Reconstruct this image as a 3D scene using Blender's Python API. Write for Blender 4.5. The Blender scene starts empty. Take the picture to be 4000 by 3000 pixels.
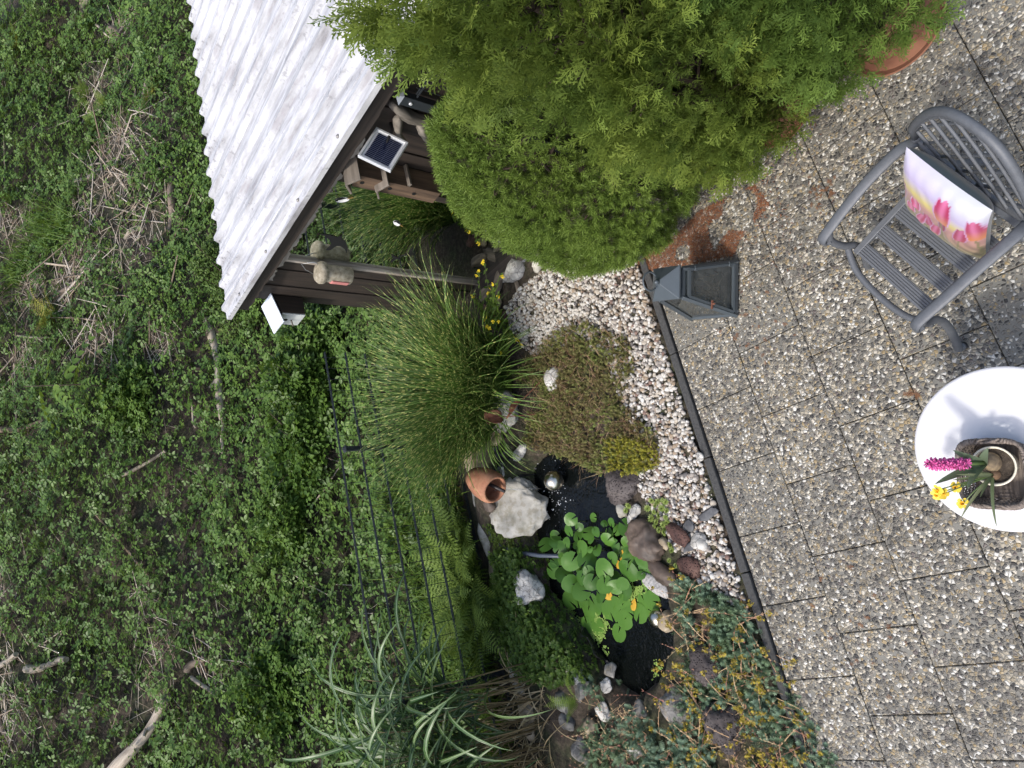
import bpy, math, random
import numpy as np
from mathutils import Vector, Matrix, Euler

# ---------------------------------------------------------------- camera, sky, sun, exposure
scene = bpy.context.scene
COL = scene.collection
R_ = math.radians
cam_d = bpy.data.cameras.new('camera'); cam = bpy.data.objects.new('camera', cam_d); COL.objects.link(cam)
cam_d.sensor_width = 36.0; cam_d.sensor_fit = 'HORIZONTAL'; cam_d.lens = 36.0 * 2656.26 / 4000
cam_d.clip_start = 0.05; cam_d.clip_end = 400
PIT, ROL, CAMH = 0.6763, 0.0151, 3.567
_F = Vector((0, math.cos(PIT), -math.sin(PIT))); _R0 = Vector((1, 0, 0)); _U0 = _R0.cross(_F)
_R = math.cos(ROL) * _R0 + math.sin(ROL) * _U0
_U = -math.sin(ROL) * _R0 + math.cos(ROL) * _U0
# the photograph lies on its side: its left edge is up
cam.matrix_world = Matrix(((-_U.x, _R.x, -_F.x, 0), (-_U.y, _R.y, -_F.y, 0), (-_U.z, _R.z, -_F.z, CAMH), (0, 0, 0, 1)))
scene.camera = cam

SUN_DIR = Vector((0.88, 0.30, -1.50)).normalized()          # the way the light travels
world = bpy.data.worlds.new('World'); scene.world = world; world.use_nodes = True
wn = world.node_tree; wn.nodes.clear()
sky = wn.nodes.new('ShaderNodeTexSky'); sky.sky_type = 'NISHITA'; sky.sun_disc = False
sky.sun_elevation = math.asin(-SUN_DIR.z); sky.sun_rotation = math.atan2(-SUN_DIR.x, -SUN_DIR.y)
sky.air_density = 1.0; sky.dust_density = 3.5; sky.ozone_density = 1.0
bg = wn.nodes.new('ShaderNodeBackground'); bg.inputs[1].default_value = 0.15
wo = wn.nodes.new('ShaderNodeOutputWorld')
wn.links.new(sky.outputs[0], bg.inputs[0]); wn.links.new(bg.outputs[0], wo.inputs[0])
sun_d = bpy.data.lights.new('sun', 'SUN'); sun_d.energy = 1.5; sun_d.angle = R_(5.0); sun_d.color = (1.0, 0.95, 0.87)
sun = bpy.data.objects.new('sun', sun_d); COL.objects.link(sun)
sun.rotation_euler = SUN_DIR.to_track_quat('-Z', 'Y').to_euler(); sun.location = (-6, -2, 12)
scene.view_settings.view_transform = 'Standard'; scene.view_settings.look = 'None'
scene.view_settings.exposure = 0.90; scene.view_settings.gamma = 1.0
scene.view_settings.use_curve_mapping = False

# ---------------------------------------------------------------- helpers
rng = np.random.default_rng(7)
random.seed(7)
TX, TY = 0.38563, -0.92266           # T: across the kerb, towards the house;  S: along the kerb, to the left
SX, SY = -0.92266, -0.38563
def AB(a, b, z=0.0): return (a * TX + b * SX, a * TY + b * SY, z)
ANG = math.atan2(TY, TX)

def lin(c):
    return tuple(((v / 255) / 12.92 if v <= 10 else (((v / 255) + 0.055) / 1.055) ** 2.4) for v in c)

def link(o, parent=None):
    COL.objects.link(o)
    if parent is not None: o.parent = parent
    return o

def tag(o, label, cat, group=None, kind=None):
    if label: o['label'] = label
    if cat: o['category'] = cat
    if group: o['group'] = group
    if kind: o['kind'] = kind
    return o

def empty(name, loc=(0, 0, 0), rz=0.0, label=None, cat=None, group=None, kind=None):
    o = bpy.data.objects.new(name, None); o.empty_display_size = 0.1
    o.location = loc; o.rotation_euler = (0, 0, rz); link(o)
    return tag(o, label, cat, group, kind)

def mesh_np(name, V, Fs, attrs=None, smooth=False):
    me = bpy.data.meshes.new(name)
    V = np.asarray(V, np.float32).reshape(-1, 3)
    if not isinstance(Fs, list): Fs = [Fs]
    Fs = [np.asarray(f, np.int32) for f in Fs if len(f)]
    nl = sum(f.size for f in Fs); nf = sum(len(f) for f in Fs)
    me.vertices.add(len(V)); me.vertices.foreach_set('co', V.ravel())
    me.loops.add(nl); me.loops.foreach_set('vertex_index', np.concatenate([f.ravel() for f in Fs]))
    me.polygons.add(nf)
    st = []; c = 0
    for f in Fs:
        st.append(c + np.arange(len(f)) * f.shape[1]); c += f.size
    me.polygons.foreach_set('loop_start', np.concatenate(st).astype(np.int32))
    me.update(calc_edges=True)
    if smooth: me.polygons.foreach_set('use_smooth', np.ones(nf, bool))
    for k, v in (attrs or {}).items():
        v = np.asarray(v, np.float32)
        if v.ndim == 2:
            a = me.attributes.new(k, 'FLOAT_COLOR', 'POINT'); a.data.foreach_set('color', v.ravel())
        else:
            a = me.attributes.new(k, 'FLOAT', 'POINT'); a.data.foreach_set('value', v)
    return me

def obj_np(name, V, Fs, mat, parent=None, attrs=None, smooth=False, loc=None):
    o = bpy.data.objects.new(name, mesh_np(name, V, Fs, attrs, smooth))
    o.data.materials.append(mat)
    if loc is not None: o.location = loc
    return link(o, parent)

class MB:
    """collects shapes, then links them as one mesh object"""
    def __init__(s): s.v = []; s.f = []
    def add(s, V, F):
        n = len(s.v); s.v += [tuple(p) for p in V]; s.f += [tuple(i + n for i in f) for f in F]; return s
    def box(s, c, d, rot=None):
        V = [Vector((x * d[0] / 2, y * d[1] / 2, z * d[2] / 2)) for z in (-1, 1) for y in (-1, 1) for x in (-1, 1)]
        if rot is not None: V = [rot @ p for p in V]
        V = [p + Vector(c) for p in V]
        return s.add(V, [(0, 2, 3, 1), (4, 5, 7, 6), (0, 1, 5, 4), (2, 6, 7, 3), (0, 4, 6, 2), (1, 3, 7, 5)])
    def hexa(s, P):          # eight corners: bottom ring of four, top ring of four
        return s.add(P, [(3, 2, 1, 0), (4, 5, 6, 7), (0, 1, 5, 4), (1, 2, 6, 5), (2, 3, 7, 6), (3, 0, 4, 7)])
    def bar(s, p, q, w, h, up=(0, 0, 1)):
        p = Vector(p); q = Vector(q); d = (q - p).normalized(); u = Vector(up)
        if abs(d.dot(u)) > 0.98: u = Vector((1, 0, 0))
        x = d.cross(u).normalized(); y = x.cross(d).normalized()
        V = [e + x * sx * w / 2 + y * sy * h / 2 for e in (p, q) for sx, sy in ((-1, -1), (1, -1), (1, 1), (-1, 1))]
        return s.add(V, [(3, 2, 1, 0), (4, 5, 6, 7), (0, 1, 5, 4), (1, 2, 6, 5), (2, 3, 7, 6), (3, 0, 4, 7)])
    def tube(s, pts, rad, n=8, closed=False, flat=1.0, cap=True):
        pts = [Vector(p) for p in pts]; m = len(pts)
        if not hasattr(rad, '__len__'): rad = [rad] * m
        V = []; prev = None
        for i, p in enumerate(pts):
            if closed: d = pts[(i + 1) % m] - pts[i - 1]
            else: d = pts[min(i + 1, m - 1)] - pts[max(i - 1, 0)]
            d.normalize()
            if prev is None:
                u = Vector((0, 0, 1)) if abs(d.z) < 0.9 else Vector((1, 0, 0))
                x = d.cross(u).normalized()
            else:
                x = (prev - d * prev.dot(d)).normalized()
            prev = x; y = d.cross(x)
            for k in range(n):
                t = 2 * math.pi * k / n
                V.append(p + x * math.cos(t) * rad[i] + y * math.sin(t) * rad[i] * flat)
        F = []
        for i in range(m if closed else m - 1):
            j = (i + 1) % m
            for k in range(n):
                l = (k + 1) % n
                F.append((i * n + k, i * n + l, j * n + l, j * n + k))
        if cap and not closed:
            F.append(tuple(range(n))[::-1]); F.append(tuple((m - 1) * n + k for k in range(n)))
        return s.add(V, F)
    def lathe(s, prof, n=24, c=(0, 0, 0), cap=(True, True)):
        V = []; c = Vector(c)
        for r, z in prof:
            for k in range(n):
                t = 2 * math.pi * k / n; V.append(c + Vector((r * math.cos(t), r * math.sin(t), z)))
        F = []
        for i in range(len(prof) - 1):
            for k in range(n):
                l = (k + 1) % n; F.append((i * n + k, i * n + l, (i + 1) * n + l, (i + 1) * n + k))
        if cap[0]: F.append(tuple(range(n))[::-1])
        if cap[1]: F.append(tuple((len(prof) - 1) * n + k for k in range(n)))
        return s.add(V, F)
    def poly(s, pts, thick, nrm):      # flat outline with a thickness along nrm
        nrm = Vector(nrm).normalized() * thick; n = len(pts); P = [Vector(p) for p in pts]
        V = P + [p + nrm for p in P]
        F = [tuple(range(n))[::-1], tuple(range(n, 2 * n))] + [(i, (i + 1) % n, n + (i + 1) % n, n + i) for i in range(n)]
        return s.add(V, F)
    def mesh(s, name, smooth=False):
        me = bpy.data.meshes.new(name); me.from_pydata([tuple(p) for p in s.v], [], s.f); me.update()
        if smooth:
            me.polygons.foreach_set('use_smooth', [True] * len(me.polygons))
        return me
    def build(s, name, mat, parent=None, smooth=False, bevel=0.0, loc=None, sharp=None):
        o = bpy.data.objects.new(name, s.mesh(name, smooth)); o.data.materials.append(mat)
        if loc is not None: o.location = loc
        link(o, parent)
        if smooth and sharp: o.data.set_sharp_from_angle(angle=R_(sharp))
        if bevel:
            m = o.modifiers.new('bevel', 'BEVEL'); m.width = bevel; m.segments = 2; m.limit_method = 'ANGLE'
        return o

def rotmats(axis_y, normal_hint):
    """rotation matrices whose local +Y is axis_y and whose local +Z is near normal_hint (both (m,3))"""
    y = axis_y / (np.linalg.norm(axis_y, axis=1, keepdims=True) + 1e-9)
    x = np.cross(y, normal_hint); x /= (np.linalg.norm(x, axis=1, keepdims=True) + 1e-9)
    z = np.cross(x, y)
    return np.stack([x, y, z], axis=2)

def scatter(temp, M, L, scale, v, extra=None):
    """many copies of the template (V, F, attrs) as one set of arrays"""
    TV, TF = np.asarray(temp[0], float), np.asarray(temp[1], int)
    m, n = len(L), len(TV)
    sc = np.asarray(scale, float)
    sc = sc[:, None, None] if sc.ndim == 1 else sc[:, None, :]
    V = np.einsum('mij,mnj->mni', M, TV[None] * sc) + L[:, None, :]
    F = (TF[None] + (np.arange(m) * n)[:, None, None]).reshape(-1, TF.shape[1])
    at = {'v': np.repeat(v, n)}
    if len(temp) > 2:
        for k, a in temp[2].items(): at[k] = np.tile(a, m)
    return V.reshape(-1, 3), F, at

def joinsets(sets):
    Vs, Fs, at, c = [], [], {}, 0
    for V, F, a in sets:
        Vs.append(V); Fs.append(F + c); c += len(V)
        for k, x in a.items(): at.setdefault(k, []).append(x)
    return np.concatenate(Vs), Fs, {k: np.concatenate(x) for k, x in at.items()}

def rvec(n, r=rng):
    v = r.normal(size=(n, 3)); return v / np.linalg.norm(v, axis=1, keepdims=True)

_ng = {}
def vnoise(x, y, scale, seed=0):
    if seed not in _ng: _ng[seed] = np.random.default_rng(1000 + seed).random((64, 64))
    G = _ng[seed]; x = np.asarray(x, float) * scale + 1000.3; y = np.asarray(y, float) * scale + 1000.7
    xi = np.floor(x).astype(int); yi = np.floor(y).astype(int); fx = x - xi; fy = y - yi
    fx = fx * fx * (3 - 2 * fx); fy = fy * fy * (3 - 2 * fy)
    g = lambda i, j: G[i % 64, j % 64]
    return (g(xi, yi) * (1 - fx) + g(xi + 1, yi) * fx) * (1 - fy) + (g(xi, yi + 1) * (1 - fx) + g(xi + 1, yi + 1) * fx) * fy

def inpoly(x, y, P):
    x = np.asarray(x); y = np.asarray(y); r = np.zeros(x.shape, bool); n = len(P)
    for i in range(n):
        x1, y1 = P[i][:2]; x2, y2 = P[(i + 1) % n][:2]
        c = ((y1 > y) != (y2 > y)) & (x < (x2 - x1) * (y - y1) / (y2 - y1 + 1e-12) + x1)
        r ^= c
    return r

def polydist(x, y, P):          # signed: negative inside
    x = np.asarray(x, float); y = np.asarray(y, float); d = np.full(x.shape, 1e9); n = len(P)
    for i in range(n):
        ax, ay = P[i][:2]; bx, by = P[(i + 1) % n][:2]; ex, ey = bx - ax, by - ay
        t = np.clip(((x - ax) * ex + (y - ay) * ey) / (ex * ex + ey * ey), 0, 1)
        d = np.minimum(d, np.hypot(x - ax - t * ex, y - ay - t * ey))
    return np.where(inpoly(x, y, P), -d, d)

def inside_samples(P, n, r=rng):
    P = np.array([p[:2] for p in P]); lo = P.min(0); hi = P.max(0); out = []
    while sum(len(o) for o in out) < n:
        q = lo + (hi - lo) * r.random((n * 2, 2)); out.append(q[inpoly(q[:, 0], q[:, 1], P)])
    return np.concatenate(out)[:n]

# ---------------------------------------------------------------- materials
def nd(nt, typ, ins=None, **props):
    n = nt.nodes.new('ShaderNode' + typ)
    for k, v in props.items(): setattr(n, k, v)
    for k, v in (ins or {}).items():
        s = n.inputs[k]
        if isinstance(v, bpy.types.NodeSocket): nt.links.new(v, s)
        else: s.default_value = v
    return n
def c4(c): return (c[0], c[1], c[2], 1.0)
def ramp(nt, fac, stops, interp='LINEAR'):
    n = nt.nodes.new('ShaderNodeValToRGB'); n.color_ramp.interpolation = interp
    while len(n.color_ramp.elements) < len(stops): n.color_ramp.elements.new(0.5)
    for e, (p, c) in zip(n.color_ramp.elements, stops):
        e.position = p; e.color = c4(c) if hasattr(c, '__len__') else (c, c, c, 1)
    nt.links.new(fac, n.inputs[0]); return n.outputs[0]
def mix(nt, fac, a, b, typ='MIX'):
    n = nt.nodes.new('ShaderNodeMix'); n.data_type = 'RGBA'; n.blend_type = typ
    for s, v in ((n.inputs[0], fac), (n.inputs[6], a), (n.inputs[7], b)):
        if isinstance(v, bpy.types.NodeSocket): nt.links.new(v, s)
        else: s.default_value = v if not hasattr(v, '__len__') or len(v) == 4 else c4(v)
    return n.outputs[2]
def mth(nt, op, a, b=0.0, c=None, clamp=False):
    n = nt.nodes.new('ShaderNodeMath'); n.operation = op; n.use_clamp = clamp
    for i, v in enumerate((a, b) if c is None else (a, b, c)):
        if isinstance(v, bpy.types.NodeSocket): nt.links.new(v, n.inputs[i])
        else: n.inputs[i].default_value = v
    return n.outputs[0]
def newmat(name):
    m = bpy.data.materials.new(name); m.use_nodes = True; nt = m.node_tree; nt.nodes.clear()
    out = nt.nodes.new('ShaderNodeOutputMaterial'); return m, nt, out
def bump(nt, h, s, d=0.01):
    return nd(nt, 'Bump', {'Strength': s, 'Distance': d, 'Height': h}).outputs[0]
def finish(nt, out, col, rough=0.7, nrm=None, metal=0.0, spec=0.5):
    ins = {'Base Color': col if isinstance(col, bpy.types.NodeSocket) else c4(col), 'Roughness': rough, 'Metallic': metal, 'Specular IOR Level': spec}
    if nrm is not None: ins['Normal'] = nrm
    p = nd(nt, 'BsdfPrincipled', ins); nt.links.new(p.outputs[0], out.inputs[0]); return p

def plain(name, col, rough=0.6, metal=0.0, var=0.25, scale=12.0, bmp=0.15, bscale=60.0, spec=0.5):
    m, nt, out = newmat(name); tc = nd(nt, 'TexCoord').outputs['Object']
    n1 = nd(nt, 'TexNoise', {'Vector': tc, 'Scale': scale, 'Detail': 6.0}).outputs['Fac']
    n2 = nd(nt, 'TexNoise', {'Vector': tc, 'Scale': bscale, 'Detail': 4.0}).outputs['Fac']
    c = mix(nt, mth(nt, 'MULTIPLY', n1, 1.0), tuple(v * (1 - var) for v in col), tuple(min(1, v * (1 + var)) for v in col))
    finish(nt, out, c, rough, bump(nt, n2, bmp, 0.004), metal, spec); return m

def leafmat(name, cols, rough=0.55, trans=0.3, attr='v', patch=0.0, patchcol=None, pscale=1.5, spec=0.35, gain=1.15):
    """leaf colour from a per-leaf random value; thin leaves let some light through"""
    m, nt, out = newmat(name)
    a = nd(nt, 'Attribute', attribute_name=attr).outputs['Fac']
    cols = [tuple(min(.9, x * gain) for x in k) for k in cols]; patchcol = tuple(x * gain for x in patchcol) if patchcol else None
    n = len(cols); c = ramp(nt, a, [(i / max(1, n - 1), k) for i, k in enumerate(cols)])
    if patch:
        p = nd(nt, 'NewGeometry').outputs['Position']
        f = nd(nt, 'TexNoise', {'Vector': p, 'Scale': pscale, 'Detail': 2.0}).outputs['Fac']
        c = mix(nt, mth(nt, 'MULTIPLY', ramp(nt, f, [(0.42, 0.0), (0.62, 1.0)]), patch), c, patchcol)
    p = nd(nt, 'BsdfPrincipled', {'Base Color': c, 'Roughness': rough, 'Specular IOR Level': spec})
    t = nd(nt, 'BsdfTranslucent', {'Color': mix(nt, 0.35, c, (0.25, 0.32, 0.04))})
    x = nd(nt, 'MixShader', {0: trans, 1: p.outputs[0], 2: t.outputs[0]})
    nt.links.new(x.outputs[0], out.inputs[0]); return m

MT = {}
def aggregate():
    m, nt, out = newmat('exposed_aggregate')
    pos = nd(nt, 'NewGeometry').outputs['Position']; rnd = nd(nt, 'ObjectInfo').outputs['Random']
    off = nd(nt, 'CombineXYZ', {0: mth(nt, 'MULTIPLY', rnd, 53.0), 1: mth(nt, 'MULTIPLY', rnd, 31.0)}).outputs[0]
    v = nd(nt, 'VectorMath', {0: pos, 1: off}, operation='ADD').outputs[0]
    dn = nd(nt, 'TexNoise', {'Vector': v, 'Scale': 45.0, 'Detail': 1.0}).outputs['Color']
    dv = nd(nt, 'VectorMath', {0: dn, 1: (0.5, 0.5, 0.5)}, operation='SUBTRACT').outputs[0]
    dv = nd(nt, 'VectorMath', {0: dv, 'Scale': 0.010}, operation='SCALE').outputs[0]
    v2 = nd(nt, 'VectorMath', {0: v, 1: dv}, operation='ADD').outputs[0]
    v2 = nd(nt, 'VectorMath', {0: v2, 1: (1.0, 1.0, 0.15)}, operation='MULTIPLY').outputs[0]
    vo = nd(nt, 'TexVoronoi', {'Vector': v2, 'Scale': 66.0, 'Randomness': 0.95})
    ve = nd(nt, 'TexVoronoi', {'Vector': v2, 'Scale': 66.0, 'Randomness': 0.95}, feature='DISTANCE_TO_EDGE').outputs['Distance']
    cc = nd(nt, 'SeparateColor', {0: vo.outputs['Color']})
    peb = ramp(nt, cc.outputs[0], [(0.0, (.035, .033, .032)), (.10, (.08, .078, .075)), (.22, (.16, .15, .13)), (.34, (.28, .24, .17)), (.46, (.35, .27, .15)), (.54, (.22, .20, .17)),
                                   (.66, (.42, .38, .30)), (.78, (.58, .54, .46)), (.86, (.70, .69, .65)), (.95, (.12, .10, .095)), (1.0, (.5, .47, .42))], 'CONSTANT')
    cem = mix(nt, nd(nt, 'TexNoise', {'Vector': v, 'Scale': 160.0}).outputs['Fac'], (.12, .118, .105), (.24, .235, .21))
    # smoother slabs show more cement between the stones
    th = mth(nt, 'ADD', 0.012, mth(nt, 'MULTIPLY', mth(nt, 'POWER', rnd, 7.0), 0.12))
    th = mth(nt, 'ADD', th, mth(nt, 'MULTIPLY', cc.outputs[1], 0.035))
    pm = nd(nt, 'MapRange', {0: ve, 1: th, 2: mth(nt, 'ADD', th, 0.035)}).outputs[0]
    big = mth(nt, 'GREATER_THAN', cc.outputs[2], 0.05)
    pm = mth(nt, 'MULTIPLY', pm, big)
    c = mix(nt, pm, cem, peb)
    g1 = nd(nt, 'TexNoise', {'Vector': pos, 'Scale': 1.6, 'Detail': 3.0}).outputs['Fac']
    g2 = nd(nt, 'TexNoise', {'Vector': pos, 'Scale': 17.0, 'Detail': 3.0}).outputs['Fac']
    dark = mth(nt, 'MULTIPLY', ramp(nt, g1, [(.40, 0.0), (.62, 1.0)]), ramp(nt, g2, [(.52, 0.0), (.64, 1.0)]))
    c = mix(nt, mth(nt, 'MULTIPLY', dark, 0.70), c, (.045, .042, .038))
    c = mix(nt, mth(nt, 'MULTIPLY', ramp(nt, g1, [(.3, 0.0), (.75, 1.0)]), 0.30), c, (.10, .095, .085))
    c = mix(nt, 1.0, c, (.86, .85, .82), 'MULTIPLY')
    h = ramp(nt, mth(nt, 'MULTIPLY', ve, pm), [(0.0, 0.0), (0.28, 1.0)])
    finish(nt, out, c, 0.55, bump(nt, h, 0.75, 0.006)); return m

def stone(name, cols, crack=0.0, rough=0.8, scale=9.0, lichen=0.0, bmp=0.5, pit=0.0):
    m, nt, out = newmat(name); tc = nd(nt, 'TexCoord').outputs['Object']
    off = nd(nt, 'VectorMath', {0: tc, 1: nd(nt, 'CombineXYZ', {0: mth(nt, 'MULTIPLY', nd(nt, 'ObjectInfo').outputs['Random'], 19.0)}).outputs[0]}, operation='ADD').outputs[0]
    n1 = nd(nt, 'TexNoise', {'Vector': off, 'Scale': scale, 'Detail': 8.0, 'Roughness': 0.65}).outputs['Fac']
    c = ramp(nt, n1, [(0.30, cols[0]), (0.50, cols[1]), (0.68, cols[2])])
    hh = n1
    if crack:
        wv = nd(nt, 'TexNoise', {'Vector': off, 'Scale': 12.0, 'Detail': 4.0}).outputs['Color']
        ov = nd(nt, 'VectorMath', {0: off, 1: nd(nt, 'VectorMath', {0: wv, 'Scale': 0.09}, operation='SCALE').outputs[0]}, operation='ADD').outputs[0]
        e = nd(nt, 'TexVoronoi', {'Vector': ov, 'Scale': 17.0}, feature='DISTANCE_TO_EDGE').outputs['Distance']
        k = ramp(nt, e, [(0.0, 1.0), (0.05, 0.0)])
        c = mix(nt, mth(nt, 'MULTIPLY', k, crack), c, (.05, .048, .045)); hh = mth(nt, 'SUBTRACT', n1, mth(nt, 'MULTIPLY', k, 0.4))
    if lichen:
        l = nd(nt, 'TexNoise', {'Vector': off, 'Scale': 22.0, 'Detail': 5.0}).outputs['Fac']
        c = mix(nt, mth(nt, 'MULTIPLY', ramp(nt, l, [(.52, 0.0), (.62, 1.0)]), lichen), c, (.16, .13, .06))
    if pit:
        pv = nd(nt, 'TexVoronoi', {'Vector': off, 'Scale': 75.0}).outputs['Distance']
        k = ramp(nt, pv, [(0.12, 1.0), (0.35, 0.0)])
        c = mix(nt, mth(nt, 'MULTIPLY', k, pit), c, tuple(x * .35 for x in cols[0])); hh = mth(nt, 'SUBTRACT', hh, mth(nt, 'MULTIPLY', k, 0.7))
    finish(nt, out, c, rough, bump(nt, hh, bmp, 0.02)); return m

def wood(name, c0, c1, along=2, stretch=14.0, rough=0.75, bmp=0.35, grey=0.0):
    m, nt, out = newmat(name); tc = nd(nt, 'TexCoord').outputs['Object']
    sc = [stretch * 3] * 3; sc[along] = 2.2
    off = nd(nt, 'CombineXYZ', {i: mth(nt, 'MULTIPLY', nd(nt, 'ObjectInfo').outputs['Random'], 23.0 + 7 * i) for i in range(3)}).outputs[0]
    v = nd(nt, 'VectorMath', {0: nd(nt, 'VectorMath', {0: tc, 1: tuple(sc)}, operation='MULTIPLY').outputs[0], 1: off}, operation='ADD').outputs[0]
    n1 = nd(nt, 'TexNoise', {'Vector': v, 'Scale': 1.0, 'Detail': 7.0, 'Roughness': 0.6}).outputs['Fac']
    c = ramp(nt, n1, [(0.30, c0), (0.66, c1)])
    if grey:
        g = nd(nt, 'TexNoise', {'Vector': tc, 'Scale': 9.0, 'Detail': 5.0}).outputs['Fac']
        c = mix(nt, mth(nt, 'MULTIPLY', ramp(nt, g, [(.45, 0.0), (.62, 1.0)]), grey), c, (.30, .285, .265))
    finish(nt, out, c, rough, bump(nt, n1, bmp, 0.006)); return m

MT['agg'] = aggregate()
MT['kerb'] = plain('dark_kerb_concrete', (.048, .049, .049), .9, 0, .7, 60, .8, 260)
MT['lime'] = stone('white_limestone', [(.22, .21, .19), (.46, .45, .42), (.62, .61, .58)], crack=.75)
MT['limeslab'] = stone('pale_limestone_slab', [(.17, .165, .13), (.40, .385, .34), (.55, .53, .48)], crack=.0, lichen=.35, scale=5.0)
MT['grey'] = stone('grey_rock', [(.07, .07, .065), (.17, .165, .155), (.34, .33, .31)], crack=.3, lichen=.3)
MT['brown'] = stone('brown_boulder', [(.035, .028, .023), (.085, .062, .048), (.16, .12, .09)], rough=.6, scale=6.0, bmp=.25)
MT['lava'] = stone('dark_lava', [(.022, .018, .018), (.055, .045, .044), (.11, .095, .09)], pit=.8, bmp=1.0, scale=5)
MT['red'] = stone('maroon_lava', [(.035, .016, .014), (.08, .038, .03), (.13, .075, .06)], pit=.5, bmp=.9)
MT['slate'] = stone('dark_slate', [(.035, .037, .04), (.075, .078, .085), (.14, .145, .15)], bmp=.3)
MT['tan'] = stone('tan_stone', [(.14, .11, .075), (.27, .22, .15), (.42, .36, .27)], lichen=.3)
MT['granite'] = stone('speckled_granite', [(.10, .10, .10), (.36, .355, .345), (.5, .49, .48)], scale=70, bmp=.2)

m, nt, out = newmat('garden_soil')
p = nd(nt, 'NewGeometry').outputs['Position']
n1 = nd(nt, 'TexNoise', {'Vector': p, 'Scale': 2.3, 'Detail': 8.0, 'Roughness': .7}).outputs['Fac']
n2 = nd(nt, 'TexNoise', {'Vector': p, 'Scale': 26.0, 'Detail': 8.0, 'Roughness': .7}).outputs['Fac']
c = ramp(nt, n2, [(.3, (.022, .017, .012)), (.52, (.060, .046, .033)), (.70, (.13, .105, .08))])
c = mix(nt, ramp(nt, n1, [(.46, 0.0), (.62, .75)]), c, ramp(nt, n2, [(.35, (.012, .022, .006)), (.7, (.05, .075, .02))]))
finish(nt, out, c, .95, bump(nt, n2, .9, .03)); MT['soil'] = m

m, nt, out = newmat('pond_water')
p = nd(nt, 'NewGeometry').outputs['Position']
n1 = nd(nt, 'TexNoise', {'Vector': p, 'Scale': 9.0, 'Detail': 3.0, 'Distortion': .6}).outputs['Fac']
n2 = nd(nt, 'TexNoise', {'Vector': p, 'Scale': 32.0, 'Detail': 2.0, 'Distortion': 1.0}).outputs['Fac']
finish(nt, out, (.0035, .0045, .0045), .03, bump(nt, mth(nt, 'ADD', n1, mth(nt, 'MULTIPLY', n2, .5)), .5, .02)).inputs['IOR'].default_value = 1.33
MT['water'] = m

m, nt, out = newmat('gravel_pebble')
a = nd(nt, 'Attribute', attribute_name='v').outputs['Fac']
c = ramp(nt, a, [(0, (.44, .42, .38)), (.20, (.54, .53, .50)), (.38, (.38, .34, .28)), (.50, (.25, .19, .13)), (.62, (.20, .18, .165)), (.72, (.10, .095, .095)), (.80, (.30, .27, .24)), (.90, (.16, .10, .08)), (.95, (.48, .46, .42))], 'CONSTANT')
p = nd(nt, 'NewGeometry').outputs['Position']
n1 = nd(nt, 'TexNoise', {'Vector': p, 'Scale': 70.0, 'Detail': 5.0}).outputs['Fac']
c = mix(nt, ramp(nt, n1, [(.50, 0.0), (.66, .6)]), c, (.22, .20, .18))
finish(nt, out, c, .75, bump(nt, n1, .3, .004)); MT['pebble'] = m

# ---------------------------------------------------------------- terrain
POND = [(-0.717, 4.264, -0.100), (-0.900, 4.212, -0.100), (-1.042, 4.177, -0.100), (-1.235, 4.204, -0.100), (-1.417, 4.074, -0.100), (-1.635, 4.038, -0.100), (-1.790, 3.714, -0.100), (-1.953, 3.548, -0.100), (-2.091, 3.340, -0.100), (-2.133, 3.100, -0.100), (-1.942, 2.904, -0.100), (-1.671, 2.803, -0.100), (-1.475, 2.828, -0.100), (-1.270, 2.895, -0.100), (-1.125, 3.029, -0.100), (-0.952, 3.146, -0.100), (-0.808, 3.268, -0.100), (-0.646, 3.445, -0.100), (-0.564, 3.768, -0.100), (-0.551, 4.063, -0.100)]
def hgt(x, y, fine=True):
    x = np.asarray(x, float); y = np.asarray(y, float)
    a = x * TX + y * TY; b = x * SX + y * SY
    hd = np.maximum(0, -a - 5.35)
    hill = 0.62 * hd * hd / (hd + 0.35)
    z = 0.0 + 0.05 * np.clip((-a - 3.2) / 1.5, 0, 1) + hill
    z = z + .11 * np.exp(-(((x + .02) / .42) ** 2 + ((y - 3.55) / .38) ** 2))
    z = z + .20 * np.exp(-(((x + .95) / .35) ** 2 + ((y - 4.55) / .22) ** 2))
    z = z + .07 * np.exp(-(((x + 1.9) / .40) ** 2 + ((y - 4.15) / .45) ** 2))
    z = z + .05 * np.exp(-(((x + 2.3) / .40) ** 2 + ((y - 2.75) / .35) ** 2))
    if fine:
        k = np.clip(hd, 0, 1)
        z = z + k * (.40 * (vnoise(x, y, .8, 1) - .5) + .16 * (vnoise(x, y, 2.3, 2) - .5)) + .03 * (vnoise(x, y, 7, 3) - .5) * np.clip(-a - 2.55, 0, 1)
    sd = polydist(x, y, POND)
    k = np.clip((.05 - sd) / .12, 0, 1)
    z = z * (1 - k) + (-.38) * k
    return np.where(a > -2.52, -.055, z)

gx = np.concatenate([np.linspace(-60, -6, 28), np.linspace(-5.6, 5.6, 165), np.linspace(6, 60, 28)])
gy = np.concatenate([np.linspace(-30, 1.4, 14), np.linspace(1.6, 7.0, 105), np.linspace(7.1, 18, 75), np.linspace(19, 70, 18)])
GX, GY = np.meshgrid(gx, gy); GZ = hgt(GX, GY)
GZ = np.minimum(GZ, 8 + .05 * GY)
ny, nx = GX.shape
i, j = np.meshgrid(np.arange(ny - 1), np.arange(nx - 1), indexing='ij'); q = (i * nx + j).ravel()
ground = obj_np('ground', np.stack([GX, GY, GZ], -1).reshape(-1, 3), np.stack([q, q + 1, q + nx + 1, q + nx], 1), MT['soil'], smooth=True)
tag(ground, 'dark soil of the garden and the slope behind it', None, kind='structure')

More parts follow.
